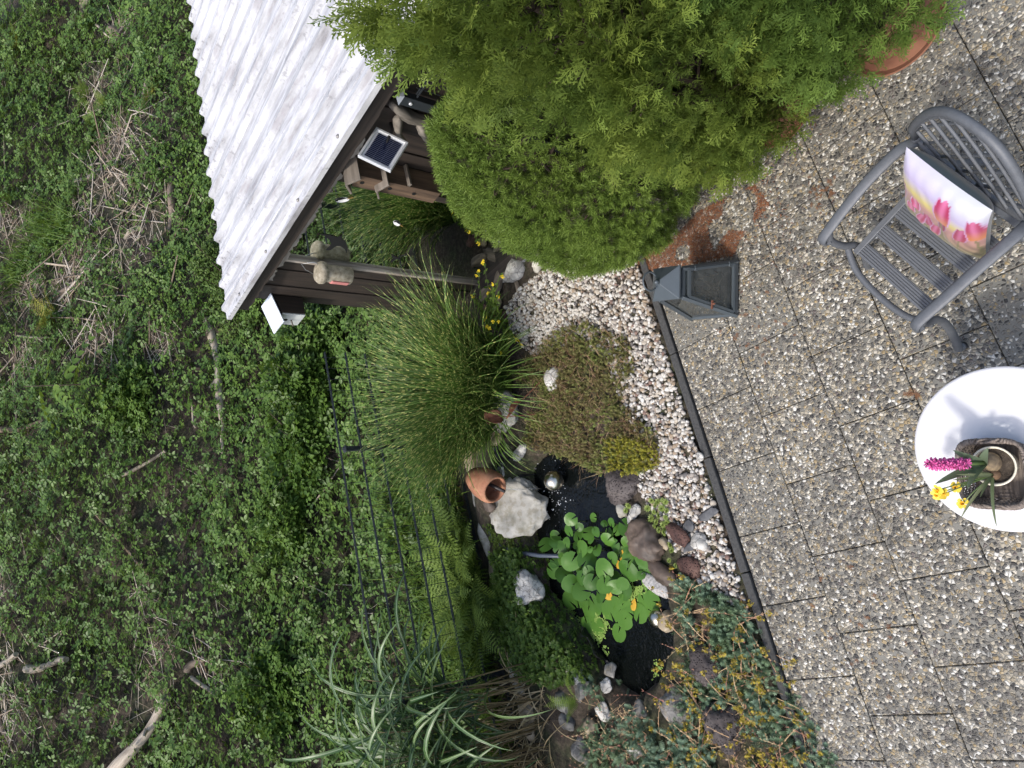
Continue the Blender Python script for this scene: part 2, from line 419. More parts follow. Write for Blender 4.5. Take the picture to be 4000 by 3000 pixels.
# pond water
PC = np.array([p[:2] for p in POND]); cen = PC.mean(0)
ring = []
for i in range(len(PC)):
    for t in (0, .33, .66): ring.append(PC[i] * (1 - t) + PC[(i + 1) % len(PC)] * t)
ring = np.array(ring); ring = ring + (ring - cen) / np.linalg.norm(ring - cen, axis=1, keepdims=True) * .05
V = np.concatenate([np.c_[ring, np.full(len(ring), -.10)], [[cen[0], cen[1], -.10]]]); n = len(ring)
water = obj_np('water', V, np.array([(k, (k + 1) % n, n) for k in range(n)]), MT['water'])
tag(water, 'black still water of the garden pond', None, kind='structure')

# ---------------------------------------------------------------- terrace
SLAB = .4
KO = (.2231, 2.7460)
pave = empty('pavement', (KO[0], KO[1], 0), ANG, 'terrace of square exposed aggregate concrete slabs in half bond', None, kind='structure')
def slab_mesh(w, h):
    b = MB(); e = .004; z0, z1 = -.045, 0.0
    ring = lambda d, z: [(x * (w / 2 - d), y * (h / 2 - d), z) for x, y in ((-1, -1), (1, -1), (1, 1), (-1, 1))]
    V = ring(0, z0) + ring(0, z1 - e) + ring(e, z1)
    F = [(a + k, a + (k + 1) % 4, a + 4 + (k + 1) % 4, a + 4 + k) for a in (0, 4) for k in range(4)] + [(8, 9, 10, 11), (3, 2, 1, 0)]
    b.add(V, F); return b.mesh('paving_slab')
sm = slab_mesh(.3965, .3965); sm.materials.append(MT['agg'])
for t in range(0, 11):
    o0 = (0.0, .4815, -.03, .46)[t % 4]
    for s in range(-8, 9):
        o = bpy.data.objects.new('paving_slab', sm); o.parent = pave
        # local x runs along T (towards the house), local -y along S
        o.location = ((t + .5) * SLAB, -(-1) * 0 + (s + .5 + o0) * SLAB * -1, random.uniform(-.002, .002))
        o.rotation_euler = (random.uniform(-.004, .004), random.uniform(-.004, .004), random.choice((0, 1, 2, 3)) * math.pi / 2 + random.uniform(-.004, .004))
        COL.objects.link(o)
# joint sand below the slabs
jb = MB(); jb.box((2.2, 0, -.048), (4.5, 7.4, .02)); jb.build('joint_sand', plain('joint_dirt', (.05, .043, .035), .95), pave)
kerb = empty('kerb', (KO[0], KO[1], 0), ANG, 'thin dark concrete edging strip along the terrace', None, kind='structure')
for k in range(8):
    b = MB(); b.box((-.034, -(k - 4) * .7 - .35, -.06), (.052, .694, .15)); b.build('kerb_stone', MT['kerb'], kerb, bevel=.006)

# ---------------------------------------------------------------- gravel
def ico(sub):
    import bmesh
    bm = bmesh.new(); bmesh.ops.create_icosphere(bm, subdivisions=sub, radius=1)
    bm.verts.ensure_lookup_table()
    V = np.array([v.co[:] for v in bm.verts]); F = np.array([[v.index for v in f.verts] for f in bm.faces]); bm.free(); return V, F
I1, I2, I3, I4 = ico(1), ico(2), ico(3), ico(4)
def lumpy(base, seed, amp=.18, planes=6, depth=.72, r=None):
    r = np.random.default_rng(seed); V = base[0].copy()
    for k in range(planes):
        n = r.normal(size=3); n /= np.linalg.norm(n); d = depth + .25 * r.random()
        V -= np.maximum(0, V @ n - d)[:, None] * n
    for k in range(5):
        n = r.normal(size=3) * (1.5 + k); ph = r.random() * 6.3
        V *= (1 + amp / (1 + k) * np.sin(V @ n + ph))[:, None]
    return V, base[1]
PEB = [lumpy(I2, 50 + k, .10, 5, .70) for k in range(5)]
PEBs = [lumpy(I1, 80 + k, .10, 4, .75) for k in range(4)]
GRAV = [(0.649, 4.512, 0.000), (0.835, 4.232, 0.000), (0.990, 3.840, 0.000), (0.990, 3.310, 0.000), (0.875, 3.006, 0.000), (0.602, 2.851, 0.000), (-0.080, 2.637, 0.000), (-0.573, 2.440, -0.000), (-0.957, 2.259, 0.000), (-1.316, 2.090, 0.000), (-1.301, 2.253, 0.000), (-1.197, 2.578, 0.000), (-1.069, 2.737, -0.000), (-0.890, 2.844, 0.000), (-0.778, 2.996, 0.000), (-0.634, 3.089, 0.000), (-0.434, 3.003, -0.000), (-0.165, 3.167, -0.000), (0.192, 3.294, 0.000), (0.331, 3.603, 0.000), (0.281, 3.824, 0.000), (0.230, 4.186, 0.000), (0.430, 4.455, 0.000)]
def pebbles(poly, n, lo, hi, temps, whit=0.0):
    q = inside_samples(poly, n); a = q[:, 0] * TX + q[:, 1] * TY; q = q[a < -2.535]; n = len(q)
    sets = []
    idx = rng.integers(0, len(temps), n)
    r = lo + (hi - lo) * rng.random(n) ** 1.8
    z = hgt(q[:, 0], q[:, 1]) + r * .25 + .010 * rng.random(n)
    for k, t in enumerate(temps):
        s = idx == k; m_ = s.sum()
        y = rvec(m_); M = rotmats(y, rvec(m_))
        sc = r[s][:, None] * np.stack([np.full(m_, 1.0), .75 + .4 * rng.random(m_), .6 + .3 * rng.random(m_)], 1)
        L = np.c_[q[s], z[s]]
        v = rng.random(m_)
        far = np.clip((L[:, 1] - 3.2) / 1.0, 0, 1)         # the patch by the shed is whiter
        v = np.where(rng.random(m_) < .55 * far, v * .49, v)
        sets.append(scatter(t, M, L, sc, v))
    return joinsets(sets)
V, F, at = joinsets([(lambda s: (s[0], np.concatenate(s[1]), s[2]))(pebbles(GRAV, 5600, .011, .021, PEB)), (lambda s: (s[0], np.concatenate(s[1]), s[2]))(pebbles(GRAV, 3000, .005, .010, PEBs))])
gravel = obj_np('gravel', V, F, MT['pebble'], attrs=at, smooth=True)
tag(gravel, 'white and tan round pebbles bedded between kerb, pond and shed', 'gravel', kind='stuff')

# ---------------------------------------------------------------- rocks
def rock(name, loc, size, rz, seed, mat, label, group=None, planes=9, depth=.66, amp=.12, tilt=(0, 0), cat='rock', sub=None):
    V, F = lumpy(sub or I3, seed, amp, planes, depth)
    r = np.random.default_rng(seed + 999)
    for k in range(10):
        n = r.normal(size=3) * (6 + 3 * k); V = V * (1 + .022 * np.sin(V @ n + 6.3 * r.random()))[:, None]
    V = V * np.array(size) / 2
    o = obj_np(name, V, F, MT[mat], smooth=True, loc=loc); o.rotation_euler = (tilt[0], tilt[1], rz)
    return tag(o, label, cat, group)

rock('waterfall_rock', (-0.987, 4.296, 0.100), (.50, .66, .16), .30, 3, 'limeslab', 'broad pale limestone slab under the terracotta pot, sloping into the pond', planes=14, depth=.55, tilt=(.50, .06), sub=I4, amp=.08)
rock('rock', (-0.991, 4.414, 0.240), (.13, .11, .10), .3, 4, 'brown', 'small dark brown stone wedged beneath the terracotta pot')
rock('rock', (-1.619, 4.088, 0.060), (.34, .30, .24), .9, 5, 'lime', 'large white cracked rock standing beside the water lilies', planes=14, depth=.6, sub=I4)
rock('rock', (0.043, 3.825, 0.100), (.20, .15, .13), .1, 6, 'lime', 'white stone lying alone in the brownish sedum')
rock('rock', (-0.233, 4.399, 0.100), (.36, .34, .26), .5, 8, 'limeslab', 'large grey tan rock behind the rusty metal leaves', sub=I4, planes=12)
rock('rock', (-0.444, 4.475, 0.130), (.13, .13, .09), .2, 9, 'tan', 'tan stone on the folded black pond liner')
rock('rock', (-0.557, 4.269, 0.050), (.24, .09, .08), -.7, 10, 'lime', 'long white stone at the edge of the black liner')
rock('rock', (-0.688, 3.189, 0.030), (.24, .30, .20), .2, 11, 'lava', 'dark lava rock at the pond edge below the sedum', amp=.16, sub=I4)
rock('rock', (-0.864, 3.201, 0.000), (.12, .12, .10), .3, 12, 'limeslab', 'pale blunt stone between lava rock and white veined stone')
rock('rock', (-0.861, 3.072, 0.020), (.13, .09, .08), -.5, 13, 'lime', 'white veined stone next to the pale green rosettes')
rock('rock', (-0.933, 3.142, -0.020), (.11, .10, .08), .4, 14, 'granite', 'grey speckled stone in front of the brown boulder by the water')
rock('boulder', (-1.030, 2.966, 0.030), (.24, .30, .20), -.5, 15, 'brown', 'large smooth brown boulder at the edge of the lily pond', planes=5, depth=.8, amp=.10, sub=I4)
rock('rock', (-1.023, 2.810, 0.020), (.10, .07, .06), .9, 16, 'tan', 'small cream stone leaning on the brown boulder')
rock('rock', (-1.216, 2.817, 0.020), (.12, .24, .12), -.35, 17, 'brown', 'long dark brown stone beside the lily pads', planes=6, depth=.75)
rock('rock', (-1.328, 2.923, -0.050), (.12, .28, .12), -.35, 18, 'granite', 'grey granite stone half under water beside the lily pads')
rock('rock', (-1.539, 2.801, -0.020), (.15, .16, .12), .5, 19, 'tan', 'pinkish stone touching the lower steel ball')
rock('rock', (-0.936, 2.707, 0.030), (.13, .24, .06), -.5, 20, 'red', 'flat maroon lava piece next to the green rosettes', planes=12)
rock('rock', (-1.131, 2.622, 0.020), (.14, .16, .07), .2, 21, 'red', 'knobbly maroon lava piece nearest the blue green sedum')
for k, (p, s, rz, tx) in enumerate([((-0.774, 2.474, 0.030), (.16, .07, .02), -.9, 'flat dark slate chip lying by the kerb'), ((-0.873, 2.619, 0.030), (.10, .09, .02), .3, 'small dark slate chip by the maroon lava'), ((-0.988, 2.587, 0.040), (.17, .05, .03), -.75, 'narrow slate splinter standing among the pebbles')]):
    rock('slate_chip', p, s, rz, 30 + k, 'slate', tx, planes=8, depth=.5, amp=.05, cat='slate')
rock('rock', (-0.949, 2.538, 0.030), (.13, .11, .09), .3, 33, 'lime', 'white and grey cracked stone among the slate chips')
rock('rock', (-1.984, 2.346, 0.050), (.30, .24, .26), .4, 34, 'lava', 'big dark pitted lava rock in the front of the blue green sedum', amp=.16, sub=I4)
rock('rock', (-1.705, 2.456, 0.040), (.30, .24, .20), -.4, 35, 'lava', 'dark lava rock under sedum stems by the open water', amp=.16, sub=I4)
rock('rock', (-2.043, 2.669, 0.040), (.26, .22, .18), .6, 36, 'grey', 'grey rock at the near left end of the pond')
rock('pebble', (-0.430, 2.547, 0.030), (.055, .05, .045), 0, 37, 'lime', 'single large white pebble against the kerb', planes=3, depth=.85, cat='pebble')
rock('rock', (0.943, 4.363, 0.070), (.26, .17, .15), -.7, 38, 'lime', 'whitish block leaning at the shed sill', planes=12, depth=.55)
rock('rock', (0.948, 4.043, 0.070), (.26, .15, .14), -.5, 39, 'limeslab', 'flat pale stone tucked under the dwarf spruce', planes=12, depth=.55)
rock('rock', (0.684, 4.590, 0.050), (.10, .09, .08), .4, 40, 'tan', 'small cream stone behind the animal figurine')
bank = [(0, 0, 0.13, 'grey'), (0, 0, 0.14, 'lime'), (0, 0, 0.16, 'grey'), (0, 0, 0.11, 'lime'), (0, 0, 0.15, 'lime'), (0, 0, 0.17, 'grey'), (0, 0, 0.14, 'grey'), (0, 0, 0.17, 'tan'), (0, 0, 0.18, 'grey'), (0, 0, 0.13, 'lava'), (0, 0, 0.13, 'lime'), (0, 0, 0.14, 'grey'), (0, 0, 0.15, 'tan'), (0, 0, 0.14, 'grey'), (0, 0, 0.16, 'grey'), (0, 0, 0.10, 'grey'), (0, 0, 0.12, 'grey')]
BANKP = [(-2.109, 3.657, 0.050), (-2.124, 3.547, 0.051), (-2.206, 3.516, 0.054), (-2.102, 3.272, 0.046), (-2.286, 3.311, 0.053), (-2.374, 3.692, 0.055), (-2.499, 3.666, 0.051), (-2.458, 3.405, 0.055), (-2.637, 3.482, 0.057), (-2.518, 3.327, 0.050), (-2.430, 3.015, 0.049), (-2.584, 3.132, 0.051), (-2.335, 3.101, 0.053), (-2.115, 4.313, 0.051), (-1.416, 4.480, 0.054), (-1.986, 3.244, 0.045), (-2.149, 2.973, 0.048)]
bl = ['grey stone in the bank nearest the small fern', 'white stone in the bank above the small fern', 'dark grey stone right behind the small fern', 'white stone at the liner edge of the near pond end', 'white rounded stone amid blue green sprigs left of the pond',
      'big grey stone below the tall reed', 'grey stone half covered by the small fern', 'tan flat stone between reed and sedum', 'large dark stone at the foot of the tall reed', 'dark pitted stone beside the tall reed', 'bright white broken stone in the front left sedum',
      'rounded grey stone at the left edge under the reed', 'mossy tan rock near the near pond end', 'grey stone behind the small leaved ground cover', 'grey stone by the black hose', 'small grey stone at the liner corner', 'grey stone among the near pond sprigs']
for k, ((x_, y_, s, mt), p) in enumerate(zip(bank, BANKP)):
    rock('rock', p, (s * 1.25, s, s * .8), k * 1.3, 60 + k, mt, bl[k], 'stones in the bank left of the pond', planes=12, depth=.58)

# stones under the fence
wn_ = ['rust stained edging stone below the fence by the terracotta pot', 'second rust stained edging stone below the fence', 'grey edging stone below the fence behind the waterfall rock', 'grey edging stone below the fence behind the tall fern', 'mossy edging stone below the fence between ferns', 'ochre edging stone below the fence beyond the ferns', 'grey edging stone below the fence by the reed', 'edging stone below the fence at the shed end']
for k in range(8):
    b = -.95 + (k - 1) * .36 if k < 7 else -1.68
    w = AB(-4.80, b, .06)
    V, F = lumpy(I3, 120 + k, .06, 10, .62)
    o = obj_np('edging_stone', V * np.array((.085, .19, .085)), F, MT['limeslab' if k % 3 else 'tan'], smooth=True, loc=w); o.rotation_euler = (0, 0, ANG + random.uniform(-.05, .05))
    tag(o, wn_[k], 'edging stone', 'edging stones below the fence')

# ---------------------------------------------------------------- pond things
b = MB(); b.v = [tuple(p * .078) for p in I4[0]]; b.f = [tuple(f) for f in I4[1]]
steel = plain('brushed_steel', (.52, .49, .41), .26, 1.0, .25, 25, .10, 90)
o = b.build('steel_ball', steel, smooth=True, loc=(-0.747, 3.909, 0.000)); tag(o, 'dull steel ball floating below the terracotta pot', 'ball', 'steel floating balls')
o2 = bpy.data.objects.new('steel_ball', o.data); o2.location = (-1.557, 2.930, -0.075); o2.scale = (.82, .82, .82); link(o2); tag(o2, 'smaller steel ball by the lily pads at the pond edge', 'ball', 'steel floating balls')

# folded liner
m, nt, out = newmat('black_rubber'); tc = nd(nt, 'TexCoord').outputs['Object']
finish(nt, out, (.012, .012, .013), .32, bump(nt, nd(nt, 'TexNoise', {'Vector': tc, 'Scale': 14.0, 'Detail': 3.0}).outputs['Fac'], .5, .02)); MT['rubber'] = m
def sheet(name, c00, c10, c11, c01, n, amp, seed, mat, smooth=True, thick=.004):
    u, v = np.meshgrid(np.linspace(0, 1, n), np.linspace(0, 1, n), indexing='ij')
    P = [np.array(c) for c in (c00, c10, c11, c01)]
    X = ((1 - u) * (1 - v))[..., None] * P[0] + (u * (1 - v))[..., None] * P[1] + (u * v)[..., None] * P[2] + ((1 - u) * v)[..., None] * P[3]
    X[..., 2] += amp * (vnoise(u, v, 5, seed) - .5) * 2 + amp * .5 * (vnoise(u, v, 11, seed + 1) - .5) * 2
    X[..., 0] += amp * .5 * (vnoise(u, v, 4, seed + 2) - .5); X[..., 1] += amp * .5 * (vnoise(u, v, 4, seed + 3) - .5)
    q = (np.arange(n - 1)[:, None] * n + np.arange(n - 1)[None]).ravel()
    o = obj_np(name, X.reshape(-1, 3), np.stack([q, q + n, q + n + 1, q + 1], 1), mat, smooth=smooth)
    md = o.modifiers.new('thick', 'SOLIDIFY'); md.thickness = thick; return o
o = sheet('pond_liner', (-0.525, 4.522, 0.160), (-0.798, 4.427, 0.200), (-0.735, 4.218, -0.130), (-0.546, 4.252, -0.100), 34, .05, 20, MT['rubber'])
tag(o, 'folded black rubber liner between the terracotta pot and the sedum', 'pond liner')
o = sheet('pond_liner', (-1.958, 3.443, -0.020), (-1.808, 3.632, -0.020), (-1.837, 3.643, -0.140), (-2.097, 3.327, -0.140), 24, .03, 25, MT['rubber'])
tag(o, 'wet black liner fold at the near end of the pond', 'pond liner')
b = MB(); b.box((0, 0, 0), (.07, .09, .02)); o = b.build('stone_tile', MT['granite'], bevel=.004, loc=(-0.713, 4.316, 0.190)); o.rotation_euler = (-.5, .1, .4); tag(o, 'small square grey stone tile beside the terracotta pot', 'tile')

# terracotta pot lying on its side with a spout
terra = stone('terracotta', [(.13, .06, .035), (.34, .15, .085), (.45, .23, .14)], scale=10, lichen=.2, bmp=.25)
MT['terra'] = terra
tp = empty('terracotta_pot', (-0.789, 4.323, 0.360), 0, 'tilted weathered terracotta pot pouring water over the pale rock', 'pot')
tp.rotation_euler = Euler((R_(92), 0, R_(-14)), 'XYZ'); tp.scale = (1.18, 1.18, 1.18)
b = MB(); b.lathe([(.0, -.13), (.065, -.13), (.085, -.08), (.105, -.01), (.108, .05), (.105, .09), (.092, .115), (.088, .12), (.076, .115), (.080, .08), (.092, .03), (.085, -.06), (.0, -.11)], 40, cap=(False, False))
b.build('body', terra, tp, smooth=True)
b = MB(); b.tube([(0, .01, -.05), (.005, -.02, .06), (.0, -.045, .16)], [.013, .013, .011], 10); b.build('spout', plain('spout_metal', (.05, .045, .045), .5, .6), tp, smooth=True)
o = MB(); pts = [Vector((-0.845, 4.294, 0.300)), Vector((-0.831, 4.183, 0.220)), Vector((-0.832, 4.130, 0.080)), Vector((-0.847, 4.163, -0.090))]
o.tube(pts, [.003, .0035, .004, .006], 6); m, nt, out = newmat('water_jet'); pp = finish(nt, out, (.85, .87, .88), .05); pp.inputs['Transmission Weight'].default_value = .9; pp.inputs['IOR'].default_value = 1.33
tag(o.build('water_jet', m, smooth=True), 'thin jet of water falling from the pot spout', 'water jet')
q = np.array((-0.872, 4.008, -0.098)) + np.c_[rng.normal(0, .10, 80), rng.normal(0, .09, 80), np.zeros(80)]
V, F, at = scatter(I1, np.tile(np.eye(3), (80, 1, 1)), q, .002 + .004 * rng.random(80) ** 2, rng.random(80))
tag(obj_np('foam', V, F, plain('foam_white', (.6, .62, .65), .2), smooth=True, attrs=at), 'white bubbles on the water below the pot', 'foam', kind='stuff')
b = MB(); b.tube([(-1.199, 4.540, 0.160), (-1.293, 4.503, 0.120), (-1.353, 4.397, 0.080), (-1.363, 4.217, 0.050), (-1.346, 4.021, 0.030), (-1.318, 3.846, 0.000), (-1.324, 3.788, -0.080)], .017, 10)
tag(b.build('garden_hose', plain('grey_hose', (.07, .085, .11), .4, 0, .2), smooth=True), 'dark grey pump hose running into the pond', 'hose')
b = MB(); b.tube([(-0.788, 4.669, 0.140), (-1.003, 4.640, 0.130), (-1.133, 4.632, 0.120), (-1.210, 4.567, 0.140)], .017, 10)
tag(b.build('garden_hose', plain('grey_hose', (.06, .07, .09), .4, 0, .2), smooth=True), 'dark hose running behind the terracotta pot', 'hose')

# water lily
MT['pad'] = leafmat('lily_pad', [(.040, .105, .016), (.060, .15, .022), (.085, .19, .03)], .38, .25, spec=.4)
def pad_mesh(seed, cone):
    r = np.random.default_rng(seed); n = 26; V = [(0, 0, cone * .16)]; F = []
    for ringr in (.55, 1.0):
        for k in range(n):
            t = .16 + (2 * math.pi - .32) * k / (n - 1)
            rr = ringr * (1 + .03 * math.sin(3 * t + seed) + .02 * r.normal())
            V.append((rr * math.cos(t), rr * math.sin(t), (-.05 * ringr + .05 * math.sin(2 * t + seed) * ringr ** 2) * (1 + cone)))
    for k in range(n - 1):
        F.append((0, 1 + k, 2 + k)); F.append((1 + k, 1 + n + k, 2 + n + k)); F.append((1 + k, 2 + n + k, 2 + k))
    me = mesh_np('pad', V, np.array(F), {'v': np.full(len(V), r.random())}, smooth=True); me.materials.append(MT['pad']); return me
pads = [pad_mesh(k, c) for k, c in enumerate((0, 0, .3, .6, 1.0, .5, .8))]
lily = empty('water_lily', (-1.398, 3.455, -0.100), 0, 'water lily with many round green pads covering the middle of the pond', 'water lily')
L0 = np.array(lily.location)
LP = [(-1.224, 3.634, -0.036, 0.059, 1), (-1.258, 3.837, -0.006, 0.052, 1), (-1.209, 3.783, -0.023, 0.040, 1), (-1.256, 3.991, 0.000, 0.059, 1), (-1.213, 3.880, 0.003, 0.047, 1), (-1.214, 3.707, -0.053, 0.029, 1), (-1.277, 3.815, -0.059, 0.029, 1), (-1.192, 3.484, 0.024, 0.024, 1), (-1.201, 3.468, -0.034, 0.041, 1), (-1.300, 3.574, -0.037, 0.067, 1), (-1.318, 3.777, 0.040, 0.043, 1), (-1.375, 3.893, -0.013, 0.044, 1), (-1.323, 3.676, 0.024, 0.070, 1), (-1.451, 3.909, -0.012, 0.064, 1), (-1.443, 3.778, 0.004, 0.060, 1), (-1.389, 3.651, -0.045, 0.027, 1), (-1.360, 3.514, 0.003, 0.039, 1), (-1.487, 3.673, 0.027, 0.062, 1), (-1.431, 3.598, -0.008, 0.050, 1), (-1.431, 3.475, 0.014, 0.055, 1), (-1.519, 3.581, 0.007, 0.067, 1), (-1.634, 3.725, -0.094, 0.063, 0), (-1.308, 3.353, 0.016, 0.071, 1), (-1.217, 3.286, -0.001, 0.043, 1), (-1.130, 3.293, -0.030, 0.041, 1), (-1.177, 3.263, -0.057, 0.041, 1), (-1.127, 3.130, 0.027, 0.023, 1), (-1.104, 3.345, -0.013, 0.052, 1), (-1.115, 3.497, 0.012, 0.038, 1), (-1.267, 3.118, 0.028, 0.074, 1), (-1.178, 3.096, 0.011, 0.062, 1), (-1.158, 2.973, 0.032, 0.065, 1), (-1.090, 3.165, -0.021, 0.047, 1), (-1.271, 3.006, 0.020, 0.028, 1), (-1.235, 2.982, -0.016, 0.056, 1), (-1.408, 3.325, 0.034, 0.059, 1), (-1.492, 3.370, 0.028, 0.052, 1), (-1.632, 3.541, -0.094, 0.076, 0), (-1.639, 3.383, -0.093, 0.076, 0), (-1.435, 3.209, -0.038, 0.061, 1), (-1.362, 3.153, 0.037, 0.041, 1), (-1.541, 3.251, -0.092, 0.056, 0), (-1.659, 3.246, -0.091, 0.064, 0), (-1.575, 3.112, -0.093, 0.065, 0), (-1.770, 3.301, -0.092, 0.059, 0), (-1.594, 3.216, -0.092, 0.048, 0), (-1.364, 3.299, -0.025, 0.053, 1), (-1.417, 3.257, -0.001, 0.053, 1), (-1.694, 3.606, -0.092, 0.068, 0), (-1.566, 3.330, -0.090, 0.049, 0), (-1.781, 3.506, -0.091, 0.061, 0), (-1.803, 3.617, -0.090, 0.057, 0), (-1.347, 3.020, -0.091, 0.072, 0), (-1.461, 2.999, -0.090, 0.062, 0), (-1.480, 3.071, -0.091, 0.052, 0), (-1.535, 3.001, -0.093, 0.051, 0), (-1.671, 3.810, -0.091, 0.070, 0), (-1.006, 3.676, 0.036, 0.047, 1), (-1.096, 3.702, 0.030, 0.043, 1), (-1.058, 3.625, -0.003, 0.032, 1), (-1.077, 3.509, 0.011, 0.052, 1), (-1.132, 3.674, -0.039, 0.043, 1), (-0.985, 3.567, -0.091, 0.032, 0), (-0.971, 3.304, -0.003, 0.032, 1), (-0.996, 3.398, -0.032, 0.023, 1), (-1.088, 3.384, -0.054, 0.056, 1), (-0.968, 3.129, 0.025, 0.059, 1), (-0.997, 3.200, 0.039, 0.040, 1), (-1.196, 3.940, -0.051, 0.050, 1), (-1.056, 3.431, 0.020, 0.035, 1)]
CAMP = np.array((0, 0, CAMH)); stem = MB()
for k, (x, y, z, r, raised) in enumerate(LP):
    o = bpy.data.objects.new('pad', pads[2 + k % 5] if raised else pads[k % 2]); o.parent = lily
    o.location = (x - L0[0], y - L0[1], z - L0[2]); o.scale = (r * 1.12, r * 1.12, r * 1.12)
    nrm = Vector((0, 0, 1))
    if raised:
        d = (CAMP - np.array((x, y, z))); d /= np.linalg.norm(d)
        nrm = (Vector((0, 0, 1)) * .6 + Vector(d) * .5 + Vector(rvec(1)[0]) * .60).normalized()
        stem.tube([(x - L0[0], y - L0[1], z - L0[2]), (x * .92 - L0[0] * .92, (y - L0[1]) * .9, -.02)], .004, 5)
    else: nrm = (nrm + Vector(rvec(1)[0]) * .04).normalized()
    o.rotation_mode = 'QUATERNION'; o.rotation_quaternion = nrm.to_track_quat('Z', 'Y') @ Euler((0, 0, random.random() * 6.3)).to_quaternion()
    COL.objects.link(o)
stem.build('stems', plain('lily_stem', (.05, .08, .02), .5), lily)
yel = leafmat('yellow_pad', [(.55, .30, .03), (.62, .38, .05)], .5, .2)
for k, p in enumerate([(-1.523, 3.397, -0.090), (-1.249, 3.250, -0.050), (-1.524, 3.166, -0.090), (-1.191, 3.215, -0.050)]):
    me = pads[0].copy(); me.materials.clear(); me.materials.append(yel)
    o = bpy.data.objects.new('withered_pad', me); o.parent = lily; o.location = Vector(p) - Vector(L0); o.scale = (.035, .05, .04); o.rotation_euler = (.3, .2, k); COL.objects.link(o); o['label'] = 'withered yellow lily pad'
# duckweed
def weed(polys, n, name, label):
    q = np.concatenate([(lambda P, c, m_: c + (P[rng.integers(0, len(P), m_)] - c) * rng.random((m_, 1)) ** .7 + rng.normal(0, .022, (m_, 2)))(np.array([a_[:2] for a_ in p]), np.array([a_[:2] for a_ in p]).mean(0), int(n * w)) for p, w in polys])
    q = q[vnoise(q[:, 0], q[:, 1], 22, 45) > .38]; q = q[polydist(q[:, 0], q[:, 1], POND) < -.02]
    T_ = (np.array([(math.cos(k * 1.0472), math.sin(k * 1.0472), 0) for k in range(6)]), np.array([(0, 1, 2, 3, 4, 5)]))
    th = rng.random(len(q)) * 6.3
    M = np.stack([np.stack([np.cos(th), -np.sin(th), 0 * th], 1), np.stack([np.sin(th), np.cos(th), 0 * th], 1), np.tile((0, 0, 1.0), (len(q), 1))], 1)
    V, F, at = scatter(T_, M, np.c_[q, -.097 + .004 * rng.random(len(q))], .0035 + .004 * rng.random(len(q)), rng.random(len(q)))
    tag(obj_np(name, V, F, leafmat(name, [(.13, .22, .04), (.22, .32, .08)], .5, .1), attrs=at), label, 'duckweed', kind='stuff')
weed([([(-1.337, 3.186, -0.100), (-1.323, 3.048, -0.100), (-1.474, 3.090, -0.100), (-1.486, 3.206, -0.100)], .25), ([(-1.700, 3.527, -0.100), (-1.702, 3.398, -0.100), (-1.977, 3.443, -0.100), (-1.867, 3.576, -0.100)], .4), ([(-1.265, 3.356, -0.100), (-1.286, 3.282, -0.100), (-1.535, 3.326, -0.100), (-1.480, 3.402, -0.100)], .15), ([(-1.895, 2.970, -0.100), (-1.910, 2.862, -0.100), (-2.019, 2.881, -0.100), (-1.991, 2.946, -0.100)], .2)], 2200, 'duckweed', 'tiny light green duckweed floating between the lily pads')

# ---------------------------------------------------------------- plant templates
LEAF = (np.array([(0, 0, 0), (-.24, .28, .06), (-.26, .60, .05), (0, 1, -.04), (.26, .60, .05), (.24, .28, .06)]), np.array([(0, 3, 2, 1), (0, 5, 4, 3)]))
def tri_leaf():
    V, F = [], []
    for ang, s, oy in ((0, 1.0, .25), (1.15, .8, .12), (-1.15, .8, .12)):
        c, sn = math.cos(ang), math.sin(ang); n = len(V)
        for x, y, z in LEAF[0] * s:
            y += oy; V.append((x * c - y * sn, x * sn + y * c, z + .02 * random.random()))
        F += [tuple(i + n for i in f) for f in LEAF[1]]
    return np.array(V), np.array(F)
TRI = tri_leaf()
def kite(p, d, w, up):
    p = np.array(p, float); d = np.array(d, float); L = np.linalg.norm(d); s = np.cross(d, up); s = s / (np.linalg.norm(s) + 1e-9) * w
    return [p, p + d * .45 + s, p + d, p + d * .45 - s]
def spray_temp(seed, n=8, sub=2):
    """flat fan of scale-leaved twigs"""
    r = np.random.default_rng(seed); V = []; F = []; up = np.array((0, 0, 1.0))
    def add(k): F.append((len(V), len(V) + 1, len(V) + 2, len(V) + 3)); V.extend(k)
    add(kite((0, 0, 0), (0.03 * r.normal(), 1, .0), .030, up))
    for i in range(n):
        t = .12 + .80 * i / n; sd = 1 if i % 2 else -1; ln = .50 * (1 - .55 * t) * (.85 + .3 * r.random())
        an = sd * (.75 + .15 * r.normal()); d = np.array((math.sin(an) * ln, math.cos(an) * ln, .06 * r.normal())); p = np.array((0, t, 0))
        add(kite(p, d, .034, up))
        for j in range(sub):
            tt = .35 + .35 * j; s2 = sd if j % 2 else -sd; a2 = an + s2 * .65; l2 = ln * (.50 - .12 * j)
            add(kite(p + d * tt, (math.sin(a2) * l2, math.cos(a2) * l2, .03 * r.normal()), .030, up))
    return np.array(V), np.array(F)
SPR = [spray_temp(k) for k in range(5)]
def tuft_temp(seed, n=16):
    """short spruce shoot: needles all round a twig, pointing forward"""
    r = np.random.default_rng(seed); V = []; F = []
    for i in range(n):
        t = .05 + .75 * i / n; th = i * 2.4 + r.random() * .5; sp = .42 * (1 - .35 * t)
        d = np.array((math.cos(th) * sp, .42, math.sin(th) * sp)); p = np.array((0, t * .8, 0))
        F.append((len(V), len(V) + 1, len(V) + 2, len(V) + 3)); V.extend(kite(p, d, .035, np.cross(d, (0, 1, 0)) if i % 2 else (0, 1, 0)))
    return np.array(V), np.array(F)
TUF = [tuft_temp(k) for k in range(4)]
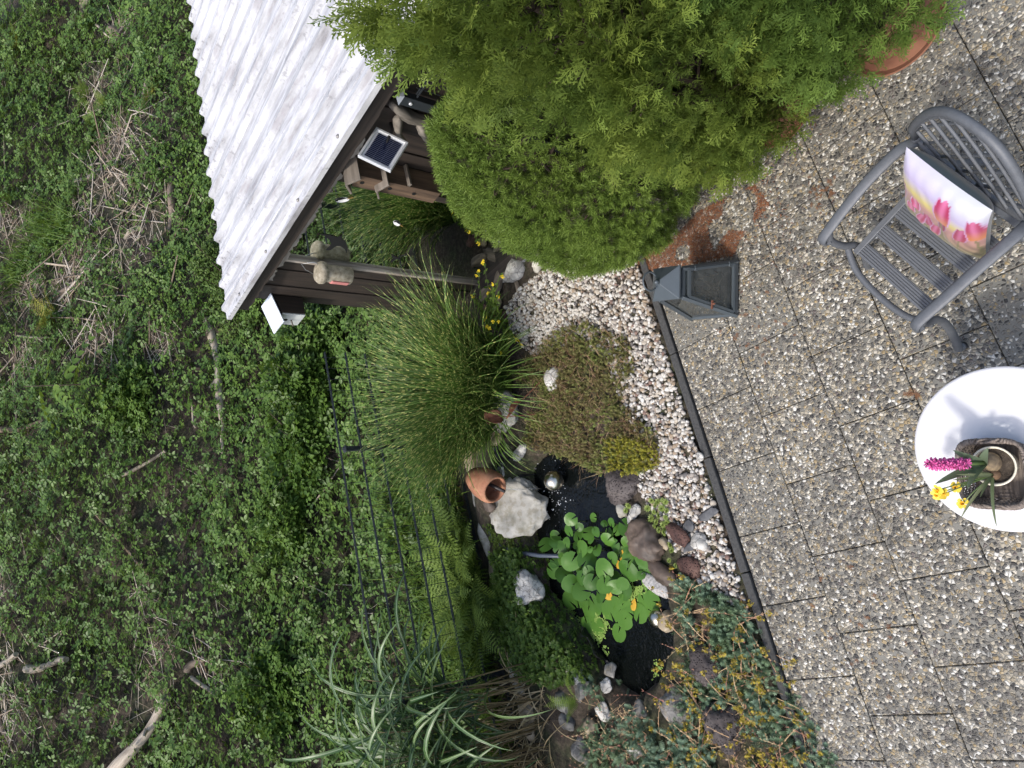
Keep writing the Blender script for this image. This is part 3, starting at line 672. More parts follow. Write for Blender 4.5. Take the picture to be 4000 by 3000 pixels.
def brush_temp(seed, whorls=9, per=4, ln=.26):
    r = np.random.default_rng(seed); V = []; F = []
    for i in range(whorls):
        t = i / whorls
        for k in range(per):
            th = k * 6.283 / per + i * .8; d = np.array((math.cos(th) * ln, ln * .55, math.sin(th) * ln)) * (1 - .45 * t ** 2)
            F.append((len(V), len(V) + 1, len(V) + 2, len(V) + 3)); V.extend(kite((0, t, 0), d, .045, (0, 1, .1)))
    return np.array(V), np.array(F)
BRU = [brush_temp(k) for k in range(3)]
def rosette_temp(seed, n=6, w=.42):
    r = np.random.default_rng(seed); V = []; F = []
    for k in range(n):
        th = k * 6.283 / n + .2 * r.normal(); c, s = math.cos(th), math.sin(th); e = .25 + .25 * r.random()
        for x, y, z in ((0, .05, 0), (-w * .6, .55, .0), (-w * .5, .9, 0), (0, 1, 0), (w * .5, .9, 0), (w * .6, .55, 0)):
            z = e * y; V.append((x * c - y * s, x * s + y * c, z))
        b = k * 6; F += [(b, b + 3, b + 2, b + 1), (b, b + 5, b + 4, b + 3)]
    return np.array(V), np.array(F)
ROS = [rosette_temp(k) for k in range(3)]

def pick(temps, M, L, sc, v):
    idx = rng.integers(0, len(temps), len(L)); out = []
    for k, t in enumerate(temps):
        s = idx == k
        if s.any(): out.append(scatter(t, M[s], L[s], sc[s], v[s]))
    return joinsets(out)

# ---------------------------------------------------------------- conifers
def prof(t, p1, p2):
    g_ = lambda t: (1 - t) ** p1 * (t + .02) ** p2
    tt = np.linspace(0, 1, 200); return g_(t) / g_(tt).max()
def crown_points(n, x0, y0, z0, h, R, p1, p2, seed):
    r = np.random.default_rng(seed); t = r.random(n * 6); w = prof(t, p1, p2)
    t = t[r.random(len(t)) < w][:n]; th = r.random(len(t)) * 2 * math.pi
    return t, th, prof(t, p1, p2) * R

m, nt, out = newmat('conifer_bark'); finish(nt, out, (.06, .042, .03), .9); MT['bark'] = m
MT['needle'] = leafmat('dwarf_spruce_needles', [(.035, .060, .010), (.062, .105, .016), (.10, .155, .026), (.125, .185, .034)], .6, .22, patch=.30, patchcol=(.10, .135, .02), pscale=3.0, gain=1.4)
MT['thuja'] = leafmat('thuja_sprays', [(.040, .068, .012), (.080, .125, .024), (.125, .180, .034), (.165, .22, .045)], .6, .28, patch=.35, patchcol=(.15, .175, .025), pscale=2.2, gain=1.4)
MT['thuja2'] = leafmat('thuja_sprays_green', [(.032, .062, .014), (.065, .115, .024), (.100, .160, .032), (.130, .195, .042)], .6, .28, patch=.30, patchcol=(.10, .155, .03), pscale=2.2, gain=1.4)

def spruce(loc, z0, h, R, p1, p2, n, label):
    root = empty('dwarf_spruce', loc, 0, label, 'spruce tree')
    b = MB(); b.tube([(0, 0, -.05), (.01, 0, h * .4), (0, .01, h * .9)], [.05, .035, .008], 8)
    for k in range(26):
        zz = z0 + h * (.05 + .75 * k / 26); th = k * 2.4; rr = R * .75 * float(prof(np.array([(zz - z0) / h]), p1, p2)[0])
        b.tube([(0, 0, zz), (rr * .5 * math.cos(th), rr * .5 * math.sin(th), zz + .03), (rr * math.cos(th), rr * math.sin(th), zz + .12)], [.012, .008, .003], 5)
    b.build('trunk', MT['bark'], root, smooth=True)
    t, th, rr = crown_points(n, 0, 0, z0, h, R, p1, p2, 5)
    # knobbly surface: bulges and gaps
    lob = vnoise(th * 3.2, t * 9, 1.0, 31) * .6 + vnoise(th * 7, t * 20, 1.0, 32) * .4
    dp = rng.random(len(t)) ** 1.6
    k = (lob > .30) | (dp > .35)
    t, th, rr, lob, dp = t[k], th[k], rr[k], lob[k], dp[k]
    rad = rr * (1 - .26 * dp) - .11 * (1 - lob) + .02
    P = np.stack([rad * np.cos(th), rad * np.sin(th), z0 + h * t * (1 - .02 * dp) + .03 * lob], 1)
    outd = np.stack([np.cos(th), np.sin(th), .35 + 1.1 * t], 1); outd /= np.linalg.norm(outd, axis=1, keepdims=True)
    d = outd + .55 * rvec(len(t))
    W = P + np.array(loc); bb = W[:, 0] * SX + W[:, 1] * SY; aa = W[:, 0] * TX + W[:, 1] * TY
    ok = (bb > -2.60) & (P[:, 2] > .03)
    P, d, lob, dp = P[ok], d[ok], lob[ok], dp[ok]
    M = rotmats(d, rvec(len(P)))
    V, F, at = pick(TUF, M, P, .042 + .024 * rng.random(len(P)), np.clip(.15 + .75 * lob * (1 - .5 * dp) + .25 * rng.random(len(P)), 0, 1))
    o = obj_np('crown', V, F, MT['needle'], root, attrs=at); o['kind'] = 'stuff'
    return root
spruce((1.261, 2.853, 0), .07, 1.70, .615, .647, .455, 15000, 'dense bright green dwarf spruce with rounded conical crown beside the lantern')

def thuja(loc, z0, h, R, p1, p2, n, mat, seed, label, avoid=None):
    root = empty('thuja', loc, 0, label, 'thuja tree', 'thujas in pots')
    b = MB(); b.tube([(0, 0, .2), (.01, 0, h * .5), (0, .01, h * .92)], [.035, .025, .006], 8)
    r = np.random.default_rng(seed)
    nb = 340; t, th, rr = crown_points(nb, 0, 0, z0, h, R, p1, p2, seed); nb = len(t)
    for k in range(0, nb, 3):
        zz = z0 + h * t[k]; q = rr[k] * .72
        b.tube([(0, 0, max(.22, zz - .25)), (q * .5 * math.cos(th[k]), q * .5 * math.sin(th[k]), zz - .13), (q * math.cos(th[k]), q * math.sin(th[k]), zz - .02)], [.010, .007, .003], 4)
    b.build('trunk', MT['bark'], root, smooth=True)
    per = n // nb
    jj = np.repeat(np.arange(nb), per)
    rj = rr * (.25 + .80 * r.random(nb) ** .45)
    C0 = np.stack([rj * np.cos(th), rj * np.sin(th), z0 + h * t], 1)[jj]
    outd = np.stack([np.cos(th), np.sin(th), np.full(nb, .55) + .5 * t], 1); outd /= np.linalg.norm(outd, axis=1, keepdims=True)
    bd = (outd + .40 * rvec(nb, r))[jj]; bd /= np.linalg.norm(bd, axis=1, keepdims=True)
    s = r.random(len(jj)); off = rvec(len(jj), r) * (.085 * r.random(len(jj)) ** .5)[:, None]
    P = C0 + bd * (.02 + .13 * s - .09)[:, None] + off
    d = bd * .8 + off * 6 + .32 * rvec(len(jj), r) + np.array((0, 0, .25))
    W = P + np.array(loc); bb = W[:, 0] * SX + W[:, 1] * SY; aa = W[:, 0] * TX + W[:, 1] * TY
    ok = ((bb > -2.56) | (P[:, 2] > 2.10)) & (P[:, 2] > .12)
    if avoid is not None:
        dd = np.hypot(W[:, 0] - avoid[0], W[:, 1] - avoid[1]); ok &= ~((dd < avoid[2]) & (W[:, 2] < avoid[3]))
    P, d, s, jj = P[ok], d[ok], s[ok], jj[ok]
    tone = r.random(nb)
    M = rotmats(d, rvec(len(P), r))
    V, F, at = pick(SPR, M, P, .075 + .045 * r.random(len(P)), np.clip(.05 + .35 * tone[jj] + .40 * s + .2 * r.random(len(P)), 0, 1))
    o = obj_np('crown', V, F, mat, root, attrs=at); o['kind'] = 'stuff'
    return root
thuja((1.47, 2.03, 0), .27, 2.33, .40, .28, .216, 9500, MT['thuja'], 11, 'tall yellow green thuja in a terracotta pot between spruce and house')
thuja((1.72, 1.47, 0), .36, 2.15, .315, .75, .177, 7500, MT['thuja2'], 12, 'fresh green thuja in the large terracotta pot behind the chair')
def plant_pot(loc, rt, rb, h, label, saucer=0):
    root = empty('plant_pot', loc, 0, label, 'plant pot', 'terracotta pots of the thujas')
    b = MB(); b.lathe([(rb, .02), (rt * .93, h * .80), (rt * .94, h * .82), (rt, h * .83), (rt, h), (rt * .90, h), (rt * .88, h * .85)], 48, cap=(True, False)); b.build('body', MT['pot'], root, smooth=True, sharp=40)
    b = MB(); b.lathe([(rt * .9, h * .86), (.0, h * .9)], 24, cap=(False, False)); b.build('soil', MT['soil'], root)
    if saucer:
        b = MB(); b.lathe([(saucer * .85, .002), (saucer, .045), (saucer * .965, .045), (saucer * .83, .016), (0, .014)], 48, cap=(True, False)); b.build('saucer', MT['pot'], root, smooth=True, sharp=40)
MT['pot'] = plain('pot_terracotta', (.27, .125, .075), .75, 0, .25, 6, .1)
plant_pot((1.56, 2.07, 0), .20, .15, .34, 'terracotta pot almost hidden below the tall yellow green thuja', .21)
plant_pot((1.79, 1.46, 0), .20, .15, .36, 'wide terracotta pot with saucer below the fresh green thuja', .245)

# brown needle litter
LIT = [(0.838, 3.118, -0.000), (0.976, 2.775, -0.000), (1.105, 2.581, -0.000), (1.183, 2.212, 0.000), (1.045, 2.112, 0.000), (0.870, 2.307, 0.000), (0.784, 2.340, -0.000), (0.770, 2.652, -0.000), (0.764, 2.939, 0.000)]
n = 6500; q = np.concatenate([inside_samples(LIT, n), np.array((0.920, 2.240, 0.000))[:2] + rng.normal(0, .25, (500, 2))]); n = len(q)
den = vnoise(q[:, 0], q[:, 1], 9, 41); q = q[den > .33]; n = len(q)
th = rng.random(n) * 6.3
q2 = np.c_[q, .004 + .006 * rng.random(n)]
T_ = (np.array(kite((0, -.5, 0), (0, 1, 0), .06, (0, 0, 1))), np.array([(0, 1, 2, 3)]))
M = rotmats(np.stack([np.cos(th), np.sin(th), .1 * rng.normal(size=n)], 1), np.tile((0, 0, 1.0), (n, 1)))
V, F, at = scatter(T_, M, q2, .012 + .018 * rng.random(n), rng.random(n))
tag(obj_np('needle_litter', V, F, leafmat('dry_needles', [(.10, .035, .016), (.17, .065, .03), (.24, .11, .05)], .9, 0.0), attrs=at), 'rust brown dry needles lying on slabs below the spruce', 'needle litter', kind='stuff')

# ---------------------------------------------------------------- grasses
def blade_strip(base, az, L, e0, bend, w, nseg, tw, across=2, pw=1.6):
    s = np.linspace(0, 1, nseg + 1); e = e0 - bend * s ** pw; ds = L / nseg
    hor = np.concatenate([[0], np.cumsum(np.cos(e[:-1]) * ds)]); ver = np.concatenate([[0], np.cumsum(np.sin(e[:-1]) * ds)])
    ca, sa = math.cos(az), math.sin(az)
    P = np.stack([base[0] + hor * ca, base[1] + hor * sa, base[2] + ver], 1)
    wd = w / 2 * np.minimum(1, .35 + s * 4) * (1 - s ** 3) ** .8
    T_ = np.stack([np.cos(e) * ca, np.cos(e) * sa, np.sin(e)], 1)
    side = np.array((-sa, ca, 0.0)); nrm = np.cross(T_, side); a = tw * s
    D = side[None] * np.cos(a)[:, None] + nrm * np.sin(a)[:, None]; NN = np.cross(T_, D)
    if across == 2: V = np.stack([P - D * wd[:, None], P + D * wd[:, None]], 1)
    else: V = np.stack([P - D * wd[:, None] + NN * wd[:, None] * .35, P, P + D * wd[:, None] + NN * wd[:, None] * .35], 1)
    k = across; F = []
    for i in range(nseg):
        for j in range(k - 1): F.append((i * k + j, i * k + j + 1, (i + 1) * k + j + 1, (i + 1) * k + j))
    return V.reshape(-1, 3), np.array(F), np.repeat(s, k), np.tile((1, 0, 1) if k == 3 else (0, 0), nseg + 1)

m, nt, out = newmat('zebra_grass')
u = nd(nt, 'Attribute', attribute_name='u').outputs['Fac']; v = nd(nt, 'Attribute', attribute_name='v').outputs['Fac']
g_ = ramp(nt, v, [(0, (.045, .090, .016)), (.5, (.080, .155, .026)), (1, (.13, .22, .045))])
sw = mth(nt, 'FRACT', mth(nt, 'ADD', mth(nt, 'MULTIPLY', u, 9.0), mth(nt, 'MULTIPLY', v, 17.0)))
band = mth(nt, 'MULTIPLY', ramp(nt, sw, [(0, 1.0), (.16, 1.0), (.22, 0.0)]), ramp(nt, u, [(.25, 0.0), (.45, 1.0)]))
c = mix(nt, mth(nt, 'MULTIPLY', band, .7), g_, (.50, .50, .17))
c = mix(nt, ramp(nt, u, [(0, .7), (.18, 0.0)]), c, (.09, .085, .03))
pz = nd(nt, 'BsdfPrincipled', {'Base Color': c, 'Roughness': .5}); tz = nd(nt, 'BsdfTranslucent', {'Color': c})
nt.links.new(nd(nt, 'MixShader', {0: .3, 1: pz.outputs[0], 2: tz.outputs[0]}).outputs[0], out.inputs[0]); MT['zebra'] = m

zb = empty('zebra_grass', (-0.045, 4.554, 0.050), 0, 'big tuft of zebra grass with cream banded blades in front of the shed window', 'ornamental grass')
sets = []; r = random.Random(5)
for k in range(1900):
    rr = .30 * r.random() ** .5; t = r.random() * 6.283
    bx, by = rr * math.cos(t) * 1.25, rr * math.sin(t) * .55
    az = t + r.gauss(0, .55)
    L = r.uniform(.65, 1.32); e0 = R_(r.uniform(66, 89)) - rr * .45; bend = r.uniform(.25, 1.25) * (1.5 if r.random() < .16 else 1)
    V, F, u_, _ = blade_strip((bx, by, -.02), az, L, e0, bend, r.uniform(.008, .014), 9, r.uniform(-1.2, 1.2), 2, 1.8)
    sets.append((V, F, {'u': u_, 'v': np.full(len(V), r.random())}))
for k in range(90):                       # outer blades that droop towards the pond
    t = r.uniform(3.3, 6.1); az = t + r.gauss(0, .3)
    V, F, u_, _ = blade_strip((.30 * math.cos(t), .16 * math.sin(t), .0), az, r.uniform(.5, .85), R_(r.uniform(50, 75)), r.uniform(1.6, 2.5), .010, 10, r.uniform(-.6, .6), 2, 1.3)
    sets.append((V, F, {'u': u_ * .4, 'v': np.full(len(V), r.uniform(.4, 1))}))
V, F, at = joinsets(sets)
o = obj_np('foliage', V, F, MT['zebra'], zb, attrs=at); o['kind'] = 'stuff'

m, nt, out = newmat('giant_reed_leaf')
cc_ = nd(nt, 'Attribute', attribute_name='c').outputs['Fac']; v = nd(nt, 'ObjectInfo').outputs['Random']
g_ = ramp(nt, v, [(0, (.040, .090, .028)), (.5, (.070, .135, .040)), (1, (.11, .18, .06))])
c = mix(nt, ramp(nt, cc_, [(.0, .85), (.10, .75), (.24, 0.0)]), g_, (.36, .44, .28))
pz = nd(nt, 'BsdfPrincipled', {'Base Color': c, 'Roughness': .38}); tz = nd(nt, 'BsdfTranslucent', {'Color': g_})
nt.links.new(nd(nt, 'MixShader', {0: .28, 1: pz.outputs[0], 2: tz.outputs[0]}).outputs[0], out.inputs[0]); MT['reed'] = m
MT['cane'] = wood('reed_cane', (.10, .075, .035), (.24, .18, .09), 2, 6)
reed = empty('giant_reed', (-2.85, 4.05, .06), 0, 'tall arching reed grass with white midribs at the left end of the pond', 'reed grass')
leafm = []
for k in range(14):
    V, F, u_, c_ = blade_strip((0, 0, 0), 0, 1.08, R_(74 - (k % 5) * 7), 1.5 + .22 * (k % 6), .040, 14, ((k % 3) - 1) * .7, 3, 1.5)
    me = mesh_np('leaf', V, F, {'c': c_}, smooth=True); me.materials.append(MT['reed']); leafm.append(me)
r = random.Random(9); canes = 0
for k in range(70):
    t = r.random() * 6.283; rr = r.random() ** .5
    bx, by = .85 * rr * math.cos(t) - .15, .24 * rr * math.sin(t)
    if AB(0, 0) and (bx - 2.85) * TX + (by + 4.05) * TY < -4.90: by -= .2
    h = r.uniform(.65, 1.45); lx, ly = r.gauss(.10, .10) * h, r.gauss(-.03, .08) * h
    b = MB(); b.tube([(bx, by, -.08), (bx + lx * .4, by + ly * .4, h * .5), (bx + lx, by + ly, h)], [.006, .005, .003], 5); b.build('cane', MT['cane'], reed, smooth=True)
    for j in range(r.choice((4, 4, 5))):
        f_ = r.uniform(.45, 1.0); o = bpy.data.objects.new('leaf', r.choice(leafm)); o.parent = reed
        o.location = (bx + lx * f_, by + ly * f_, h * f_); s = r.uniform(.55, 1.05); o.scale = (s, s * r.uniform(.8, 1.15), s)
        o.rotation_euler = (r.gauss(0, .12), r.gauss(0, .18), r.gauss(.1, 1.6)); COL.objects.link(o)
MT['straw'] = leafmat('dry_straw', [(.20, .15, .08), (.33, .26, .15), (.42, .35, .22)], .8, .15)
sets = []
for k in range(260):
    t = r.random() * 6.283; rr = r.random() ** .5
    V, F, u_, _ = blade_strip((.85 * rr * math.cos(t) - .1, .26 * rr * math.sin(t), .0), r.random() * 6.28, r.uniform(.2, .55), R_(r.uniform(20, 80)), r.uniform(.3, 1.8), .010, 6, r.uniform(-1, 1))
    sets.append((V, F, {'v': np.full(len(V), r.random())}))
V, F, at = joinsets(sets); o = obj_np('dry_leaves', V, F, MT['straw'], reed, attrs=at); o['kind'] = 'stuff'

# ---------------------------------------------------------------- ferns
MT['fern'] = leafmat('fern_frond', [(.070, .12, .020), (.13, .20, .032), (.20, .28, .05)], .6, .35)
MT['ferndark'] = leafmat('fern_frond_dark', [(.03, .06, .010), (.06, .105, .016), (.10, .15, .022)], .6, .3)
MT['fernyel'] = leafmat('fern_frond_yellow', [(.16, .17, .03), (.24, .23, .04)], .6, .3)
def frond(seed, e0, bend, mat, pairs=20, full=.24):
    r = np.random.default_rng(seed); s = np.linspace(0, 1, pairs + 1); e = e0 - bend * s ** 1.5; ds = 1 / pairs
    Y = np.concatenate([[0], np.cumsum(np.cos(e[:-1]) * ds)]); Z = np.concatenate([[0], np.cumsum(np.sin(e[:-1]) * ds)])
    V = []; F = []; vv = []
    def tri(a, b, c, v): F.append((len(V), len(V) + 1, len(V) + 2)); V.extend((a, b, c)); vv.extend((v, v, v))
    for i in range(pairs):
        p = np.array((0, Y[i], Z[i])); q = np.array((0, Y[i + 1], Z[i + 1])); x = np.array((.006 * (1 - s[i]), 0, 0))
        tri(p - x, p + x, q, .1)
    for i in range(3, pairs):
        t = s[i]; ln = full * math.sin(math.pi * min(1, (.10 + t * .95)) ** .75) * (1 - t * .25) + .015
        p = np.array((0, Y[i], Z[i])); T_ = np.array((0, math.cos(e[i]), math.sin(e[i]))); N_ = np.array((0, -math.sin(e[i]), math.cos(e[i])))
        for sd in (-1, 1):
            d = np.array((sd * .92, 0, 0)) + T_ * .36 - N_ * (.10 + .1 * r.random()); d = d / np.linalg.norm(d) * ln * (.9 + .2 * r.random()); w = np.cross(d, N_); w = w / np.linalg.norm(w)
            nl = 6; hw = .028 * (1 - t * .5) + .004
            for k in range(nl):
                a0 = p + d * (k / nl); a1 = p + d * ((k + 1) / nl); k2 = hw * (1 - (k / nl) ** 1.6); v = .25 + .6 * r.random()
                tri(a0, a1, a0 + d * (.8 / nl) + w * k2, v); tri(a1, a0, a0 + d * (.8 / nl) - w * k2, v)
    me = mesh_np('frond', np.array(V), np.array(F), {'v': np.array(vv)}); me.materials.append(mat); return me
FR = [frond(k, R_(e), bd, MT['fern']) for k, (e, bd) in enumerate(((75, 1.3), (65, 1.5), (80, 1.7), (55, 1.2)))]
FRD = [frond(k + 10, R_(e), bd, MT['ferndark']) for k, (e, bd) in enumerate(((70, 1.4), (60, 1.3), (45, 1.0)))]
FRY = [frond(k + 20, R_(e), bd, MT['fernyel']) for k, (e, bd) in enumerate(((60, 1.4), (40, 1.0)))]
def fern(loc, n, size, label, meshes, group, seed, spread=6.283, az0=0.0, tilt=.12):
    root = empty('fern', loc, 0, label, 'fern', group); r = random.Random(seed)
    for k in range(n):
        o = bpy.data.objects.new('frond', r.choice(meshes)); o.parent = root; s = size * r.uniform(.7, 1.1)
        o.scale = (s, s, s); o.rotation_euler = (r.gauss(0, tilt), r.gauss(0, tilt), az0 + spread * (k / n - .5) + r.gauss(0, .2)); COL.objects.link(o)
    return root
FN = [((-1.334, 4.823, 0.100), 13, .62, 'dark green fern growing at the fence behind the waterfall rock', FRD + FR[:1]), ((-1.521, 4.705, 0.100), 12, .68, 'dense fern between the black hose and the fence', FRD + FR[:2]),
      ((-1.783, 4.698, 0.100), 15, .72, 'tall light green fern in front of the fence middle', FR), ((-2.002, 4.619, 0.100), 14, .66, 'bright yellowish fern next to the tall reed', FR),
      ((-2.274, 4.723, 0.100), 10, .58, 'fern half hidden behind the reed leaves', FR + FRD[:1]), ((-1.796, 4.412, 0.100), 9, .45, 'low fern with drooping fronds behind the white cracked rock', FRD + FR[:1])]
for k, (p, n, s, tx, ms) in enumerate(FN): fern(p, n, s, tx, ms, 'ferns along the fence', 100 + k)
fern((-2.255, 3.474, 0.120), 5, .26, 'small bright fern with five fronds growing from the bank stones', FR, None, 140, tilt=.25)

# ---------------------------------------------------------------- low garden plants
def carpet(poly, n, temps, s0, s1, mat, name, parent, zoff=(0, .04), lean=.6, tone=(0, 1), seedp=50, thin=None):
    q = inside_samples(poly, n)
    if thin: k = vnoise(q[:, 0], q[:, 1], thin[0], seedp) + .25 * rng.random(len(q)) > thin[1]; q = q[k]
    n = len(q); z = hgt(q[:, 0], q[:, 1]) + zoff[0] + (zoff[1] - zoff[0]) * rng.random(n)
    up = np.tile((0, 0, 1.0), (n, 1)) + lean * rvec(n)
    if temps is ROS:
        th = rng.random(n) * 6.3; M = rotmats(np.stack([np.cos(th), np.sin(th), 0 * th], 1) - 0, up)
    else: M = rotmats(up, rvec(n))
    L0 = np.array(parent.location)
    P = np.c_[q, z] - L0
    v = np.clip(tone[0] + (tone[1] - tone[0]) * (.6 * vnoise(q[:, 0], q[:, 1], 5, seedp + 1) + .5 * rng.random(n)), 0, 1)
    V, F, at = pick(temps, M, P, s0 + (s1 - s0) * rng.random(n), v)
    o = obj_np(name, V, F, mat, parent, attrs=at); o['kind'] = 'stuff'; return o
def stalks(poly, n, lo, hi, mat, name, parent, rad=.0016, el=(10, 60), zoff=.02, heads=None, side=False, dirn=None):
    q = inside_samples(poly, n); L0 = np.array(parent.location); z = hgt(q[:, 0], q[:, 1]) + zoff; sets = []; tips = []
    for k in range(n):
        az = random.random() * 6.283 if dirn is None else random.gauss(dirn, .8)
        V, F, u_, _ = blade_strip((q[k, 0] - L0[0], q[k, 1] - L0[1], z[k] - L0[2]), az, random.uniform(lo, hi), R_(random.uniform(*el)), random.uniform(-.4, 1.3), rad * 2, 6, random.uniform(0, 3))
        val = random.random(); sets.append((V, F, {'v': np.full(len(V), val)})); tips.append(V[-1])
        if side:
            for j in range(2, 7):
                p = V[2 * j]
                for sg in (-1, 1, 1):
                    d = rvec(1)[0] * .010 + (V[2 * j] - V[2 * j - 2]) * .35
                    sets.append((np.array(kite(p, d, .0018, (0, 0, 1))), np.array([(0, 1, 2, 3)]), {'v': np.full(4, val)}))
    V, F, at = joinsets(sets); o = obj_np(name, V, F, mat, parent, attrs=at); o['kind'] = 'stuff'
    return np.array(tips)

SED = [(0.228, 4.158, 0.050), (0.415, 3.830, 0.050), (0.454, 3.503, 0.050), (0.309, 3.132, 0.050), (0.133, 3.061, 0.050), (-0.094, 3.171, 0.050), (-0.321, 2.877, 0.050), (-0.538, 2.873, 0.050), (-0.618, 3.137, 0.050), (-0.631, 3.403, 0.050), (-0.660, 3.666, 0.050), (-0.593, 3.955, 0.050), (-0.450, 4.174, 0.050), (-0.243, 4.147, 0.050), (-0.078, 4.089, 0.050), (0.042, 4.350, 0.050)]
sed = empty('sedum', (-0.086, 3.544, 0.050), 0, 'wide brownish green sedum mat between gravel and the upper pond', 'sedum')
MT['sedum1'] = leafmat('sedum_olive', [(.13, .075, .045), (.13, .13, .04), (.14, .18, .045), (.22, .24, .06)], .65, .15, patch=.40, patchcol=(.17, .10, .065), pscale=3.5)
MT['drystem'] = leafmat('dry_sedum_stem', [(.14, .065, .04), (.26, .16, .10), (.38, .28, .16)], .8, .1)
carpet(SED, 4300, BRU, .030, .055, MT['sedum1'], 'foliage', sed, (-.005, .05), .8, (0, 1), 60, thin=(7, .28))
stalks(SED, 1500, .05, .17, MT['drystem'], 'dry_stems', sed, .0012, (-5, 55), .03)
SEDY = [(-0.384, 3.284, 0.050), (-0.334, 3.074, 0.050), (-0.387, 2.876, 0.050), (-0.535, 2.852, 0.050), (-0.591, 3.046, 0.050), (-0.611, 3.231, 0.050)]
sedy = empty('sedum', (-0.470, 3.049, 0.050), 0, 'yellow green sedum cushion above the dark lava rock', 'sedum')
carpet(SEDY, 620, BRU, .028, .045, leafmat('sedum_yellow', [(.16, .15, .02), (.25, .24, .03), (.33, .30, .04)], .6, .2), 'foliage', sedy, (.0, .08), .8, (0, 1), 61, thin=(9, .42))

SEDB = [(-1.183, 2.697, 0.050), (-1.209, 2.467, 0.050), (-1.268, 2.222, 0.050), (-1.401, 2.122, 0.050), (-1.572, 2.025, 0.050), (-1.703, 1.917, 0.050), (-1.830, 1.787, 0.050), (-1.969, 1.676, 0.050), (-2.152, 1.673, 0.050), (-2.588, 2.554, 0.050), (-2.478, 2.836, 0.050), (-2.246, 2.757, 0.050), (-2.053, 2.641, 0.050), (-1.817, 2.606, 0.050), (-1.635, 2.688, 0.050), (-1.404, 2.673, 0.050)]
sb = empty('sedum', (-1.784, 2.297, 0.050), 0, 'blue green sedum with tan flower stalks spilling over the kerb', 'sedum')
MT['sedumb'] = leafmat('sedum_blue_green', [(.075, .125, .080), (.13, .20, .135), (.19, .26, .17)], .6, .15, patch=.5, patchcol=(.085, .14, .045), pscale=4)
carpet(SEDB, 2700, BRU, .050, .085, MT['sedumb'], 'foliage', sb, (-.01, .05), .85, (0, 1), 64, thin=(4.5, .36))
MT['pinkstem'] = leafmat('pinkish_stalk', [(.30, .13, .10), (.40, .26, .15), (.50, .38, .22)], .75, .1)
tips = stalks(SEDB, 280, .10, .30, MT['pinkstem'], 'flower_stalks', sb, .0020, (5, 50), .03, side=True)
tips = tips[rng.random(len(tips)) < .75]
hd = np.repeat(tips, 16, 0) + rng.normal(0, .009, (len(tips) * 16, 3))
V, F, at = scatter(ROS[0], rotmats(rvec(len(hd)), rvec(len(hd))), hd, .006 + .004 * rng.random(len(hd)), rng.random(len(hd)))
o = obj_np('flower_heads', V, F, leafmat('sedum_flower', [(.16, .12, .02), (.28, .22, .03), (.42, .33, .04)], .7, .15), sb, attrs=at); o['kind'] = 'stuff'
SEDL = [(-2.091, 3.449, 0.050), (-2.079, 3.017, 0.050), (-2.051, 2.761, 0.050), (-2.441, 2.754, 0.050), (-2.635, 2.650, 0.050), (-2.959, 3.305, 0.050), (-2.565, 3.439, 0.050)]
sl = empty('sedum', (-2.354, 3.102, 0.050), 0, 'sparse blue green sedum sprigs between the left bank stones', 'sedum')
carpet(SEDL, 900, BRU, .04, .075, MT['sedumb'], 'foliage', sl, (.02, .09), .9, (0, 1), 66, thin=(4.5, .45))
stalks(SEDL, 130, .08, .25, MT['pinkstem'], 'flower_stalks', sl, .0016, (5, 50), .04, side=True)

GC = [(-1.391, 4.482, 0.080), (-1.298, 4.119, 0.080), (-1.373, 3.903, 0.080), (-1.659, 3.867, 0.080), (-1.795, 3.507, 0.050), (-1.912, 3.351, 0.050), (-2.121, 3.439, 0.060), (-2.259, 3.738, 0.080), (-2.316, 4.127, 0.080), (-2.239, 4.392, 0.080), (-1.816, 4.472, 0.080)]
gc = empty('ground_cover', (-1.822, 3.945, 0.060), 0, 'small leaved green ground cover left of the water lilies', 'ground cover')
carpet(GC, 3400, ROS, .014, .026, leafmat('small_leaf', [(.030, .065, .012), (.055, .105, .018), (.09, .15, .025)], .5, .25), 'foliage', gc, (.0, .10), .45, (0, 1), 70)
carpet(GC, 500, [LEAF], .02, .04, leafmat('small_leaf_light', [(.09, .15, .025), (.13, .20, .03)], .5, .25), 'light_leaves', gc, (.03, .12), .9)
g2 = empty('ground_cover', (-1.231, 4.324, 0.100), 0, 'dark mossy plants at the left foot of the pale waterfall rock', 'ground cover')
carpet([(-1.162, 4.532, 0.100), (-1.129, 4.029, 0.000), (-1.311, 3.942, 0.020), (-1.411, 4.491, 0.100)], 700, ROS, .008, .016, MT['ferndark'], 'foliage', g2, (-.01, .04), .5)

# house leeks
hl = empty('houseleek', (-0.874, 2.872, 0.030), 0, 'cluster of pale green houseleek rosettes beside the brown boulder', 'houseleek')
def hl_mesh(seed):
    sets = []
    for lay, (n, rad, e) in enumerate(((10, 1.0, .25), (8, .75, .6), (6, .5, 1.0), (4, .3, 1.3))):
        for k in range(n):
            th = k * 6.283 / n + lay * .4; d = np.array((math.cos(th) * math.cos(e), math.sin(th) * math.cos(e), math.sin(e))) * rad
            sets.append((np.array(kite((0, 0, .05 * lay), d, .20 * rad + .06, (0, 0, 1))), np.array([(0, 1, 2, 3)]), {'v': np.full(4, .3 + .6 * random.random())}))
    V, F, at = joinsets(sets); me = mesh_np('rosette', V, F, at); me.materials.append(MT['hl']); return me
MT['hl'] = leafmat('houseleek_leaf', [(.10, .16, .03), (.17, .23, .055), (.25, .30, .09)], .45, .2)
hm = [hl_mesh(k) for k in range(3)]
